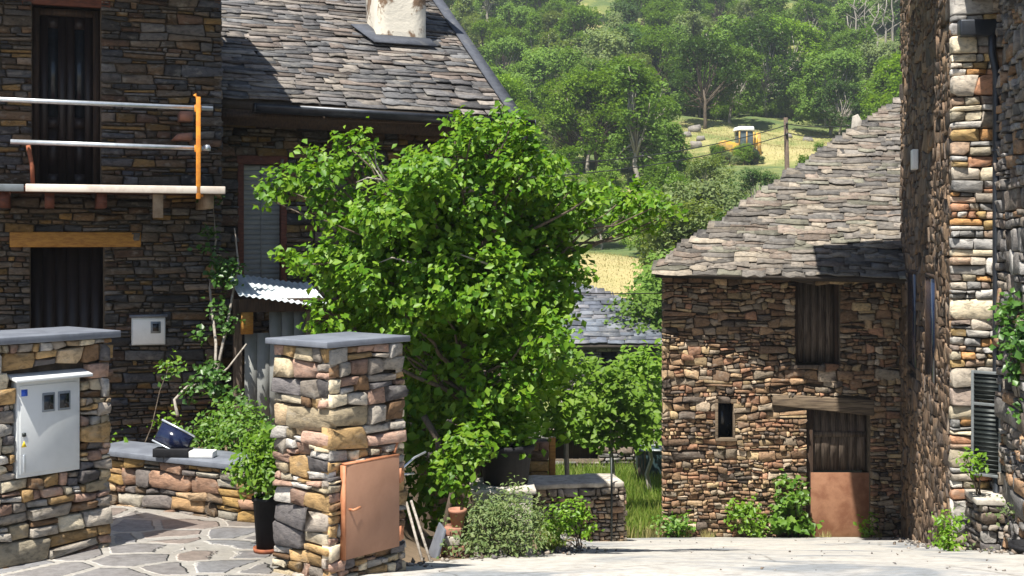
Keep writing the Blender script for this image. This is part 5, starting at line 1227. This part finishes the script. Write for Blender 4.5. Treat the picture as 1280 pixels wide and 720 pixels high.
# named nearer trees
gN = 'dark bushes behind the barn roof'
for px, Y_, h, m_, kd in ((858, 36, 3.6, 'f_d', 'bush'), (868, 38, 5.0, 'f_b', 'bush'), (895, 41, 5.9, 'f_b', 'bush'), (930, 43, 6.6, 'f_d', 'bush'), (870, 50, 6.0, 'f_c', 'bush'), (955, 46, 6.2, 'f_b', 'bush'), (905, 58, 6.2, 'f_c', 'bush'), (1000, 44, 6.0, 'f_d', 'bush'), (1060, 46, 7.0, 'f_b', 'bush')):
    x = P(px, 0, Y_)[0]; put(kd, m_, x, Y_, h, f"{CN[m_]} dense bush rising behind the barn roof edge", f"{CN[m_]} dense bushes rising behind the barn roof edge")
for px, Y_, h, m_, lab in ((958, 150, 11.5, 'f_d', 'large dark rounded tree at the top of the field above the digger'), (985, 153, 11, 'f_a', 'large bright rounded tree at the top of the field above the utility pole'), (880, 134, 9.5, 'f_d', 'dark tree over the boulders left of the digger'), (915, 140, 9, 'f_b', 'leafy tree just above the white digger cab'), (790, 108, 9.5, 'f_b', 'tall leafy tree with visible trunk left of the boulders'), (745, 106, 8.5, 'f_a', 'bright leafy tree above the pale clearing')):
    x = P(px, 0, Y_)[0]; put('round', m_, x, Y_, h, lab)
for i, px in enumerate((1062, 1072, 1083, 1095, 1106, 1118)):   # bare grey trunks
    Y_ = 176 + 4 * (i % 3); x = P(px, 0, Y_)[0]; z = T(x, Y_)
    t = thing('bare_tree', 'leafless grey tree in the burnt-looking patch at the upper right of the wood', 'tree', (x, Y_, z), 'leafless grey trees at the upper right of the wood')
    mb = MB(); hh_ = rng.uniform(7.5, 10); limb(mb, (x, Y_, z - .2), (x + rng.uniform(-.5, .5), Y_, z + hh_), .2, .05, 0, 7, 6); mb.build('trunk', M['bark_pale'], t)
    mb = MB()
    for k in range(9): zz_ = z + hh_ * rng.uniform(.35, .95); a = rng.uniform(0, 6.28); limb(mb, (x, Y_, zz_), (x + 1.6 * math.cos(a), Y_ + 1.6 * math.sin(a), zz_ + rng.uniform(.8, 2)), .07, .02, 0, 4, 4)
    mb.build('branch', M['bark_pale'], t)
print('forest trees', cnt)

m = bpy.data.materials.new('air'); m.use_nodes = True; nt = m.node_tree; nt.nodes.remove(nt.nodes['Principled BSDF'])
pv = nt.nodes.new('ShaderNodeVolumePrincipled'); pv.inputs['Density'].default_value = HAZE; pv.inputs['Color'].default_value = (.86, .93, 1, 1); pv.inputs['Anisotropy'].default_value = .3
nt.links.new(pv.outputs[0], nt.nodes['Material Output'].inputs['Volume'])
mb = MB(); wbox(mb, -230, 270, -70, 710, EZ - 8, EZ + 165); tag(mb.build('haze', m), 'thin pale summer haze over the valley', 'haze', kind='stuff')
# ================================================================== LIGHT, CAMERA
EL, sxy = R(63), np.array([-.49, -.872])
w = bpy.data.worlds.new('World'); sc.world = w; w.use_nodes = True
nt = w.node_tree; bg = nt.nodes['Background']; sky = nt.nodes.new('ShaderNodeTexSky'); sky.sky_type = 'NISHITA'; sky.sun_disc = False
sky.sun_elevation = EL; sky.sun_rotation = math.atan2(sxy[0], sxy[1]); sky.altitude = 1000; sky.air_density = 1; sky.dust_density = .6
nt.links.new(sky.outputs[0], bg.inputs[0]); bg.inputs[1].default_value = .065
sd = bpy.data.lights.new('sun', 'SUN'); sd.energy = 5; sd.angle = R(.5); sd.color = (1, .95, .86)
so_ = bpy.data.objects.new('sun', sd); col.objects.link(so_)
D = Vector((sxy[0] * math.cos(EL), sxy[1] * math.cos(EL), math.sin(EL)))
so_.rotation_euler = D.to_track_quat('Z', 'Y').to_euler(); so_.location = (0, 0, 40)
cd = bpy.data.cameras.new('camera'); cam = bpy.data.objects.new('camera', cd); col.objects.link(cam)
cam.location = (0, 0, EZ); cam.rotation_euler = (R(90), 0, 0)
cd.sensor_width = 36; cd.lens = F_ / 1280 * 36; cd.shift_y = -60 / 1280; cd.clip_end = 3000; cd.clip_start = .1
sc.camera = cam
sc.view_settings.view_transform = 'Standard'; sc.view_settings.look = 'None'; sc.view_settings.exposure = 1.15; sc.view_settings.gamma = 1
sc.view_settings.use_curve_mapping = False
sc.cycles.use_denoising = True
sc.cycles.max_bounces = 6; sc.cycles.diffuse_bounces = 3; sc.cycles.transmission_bounces = 3
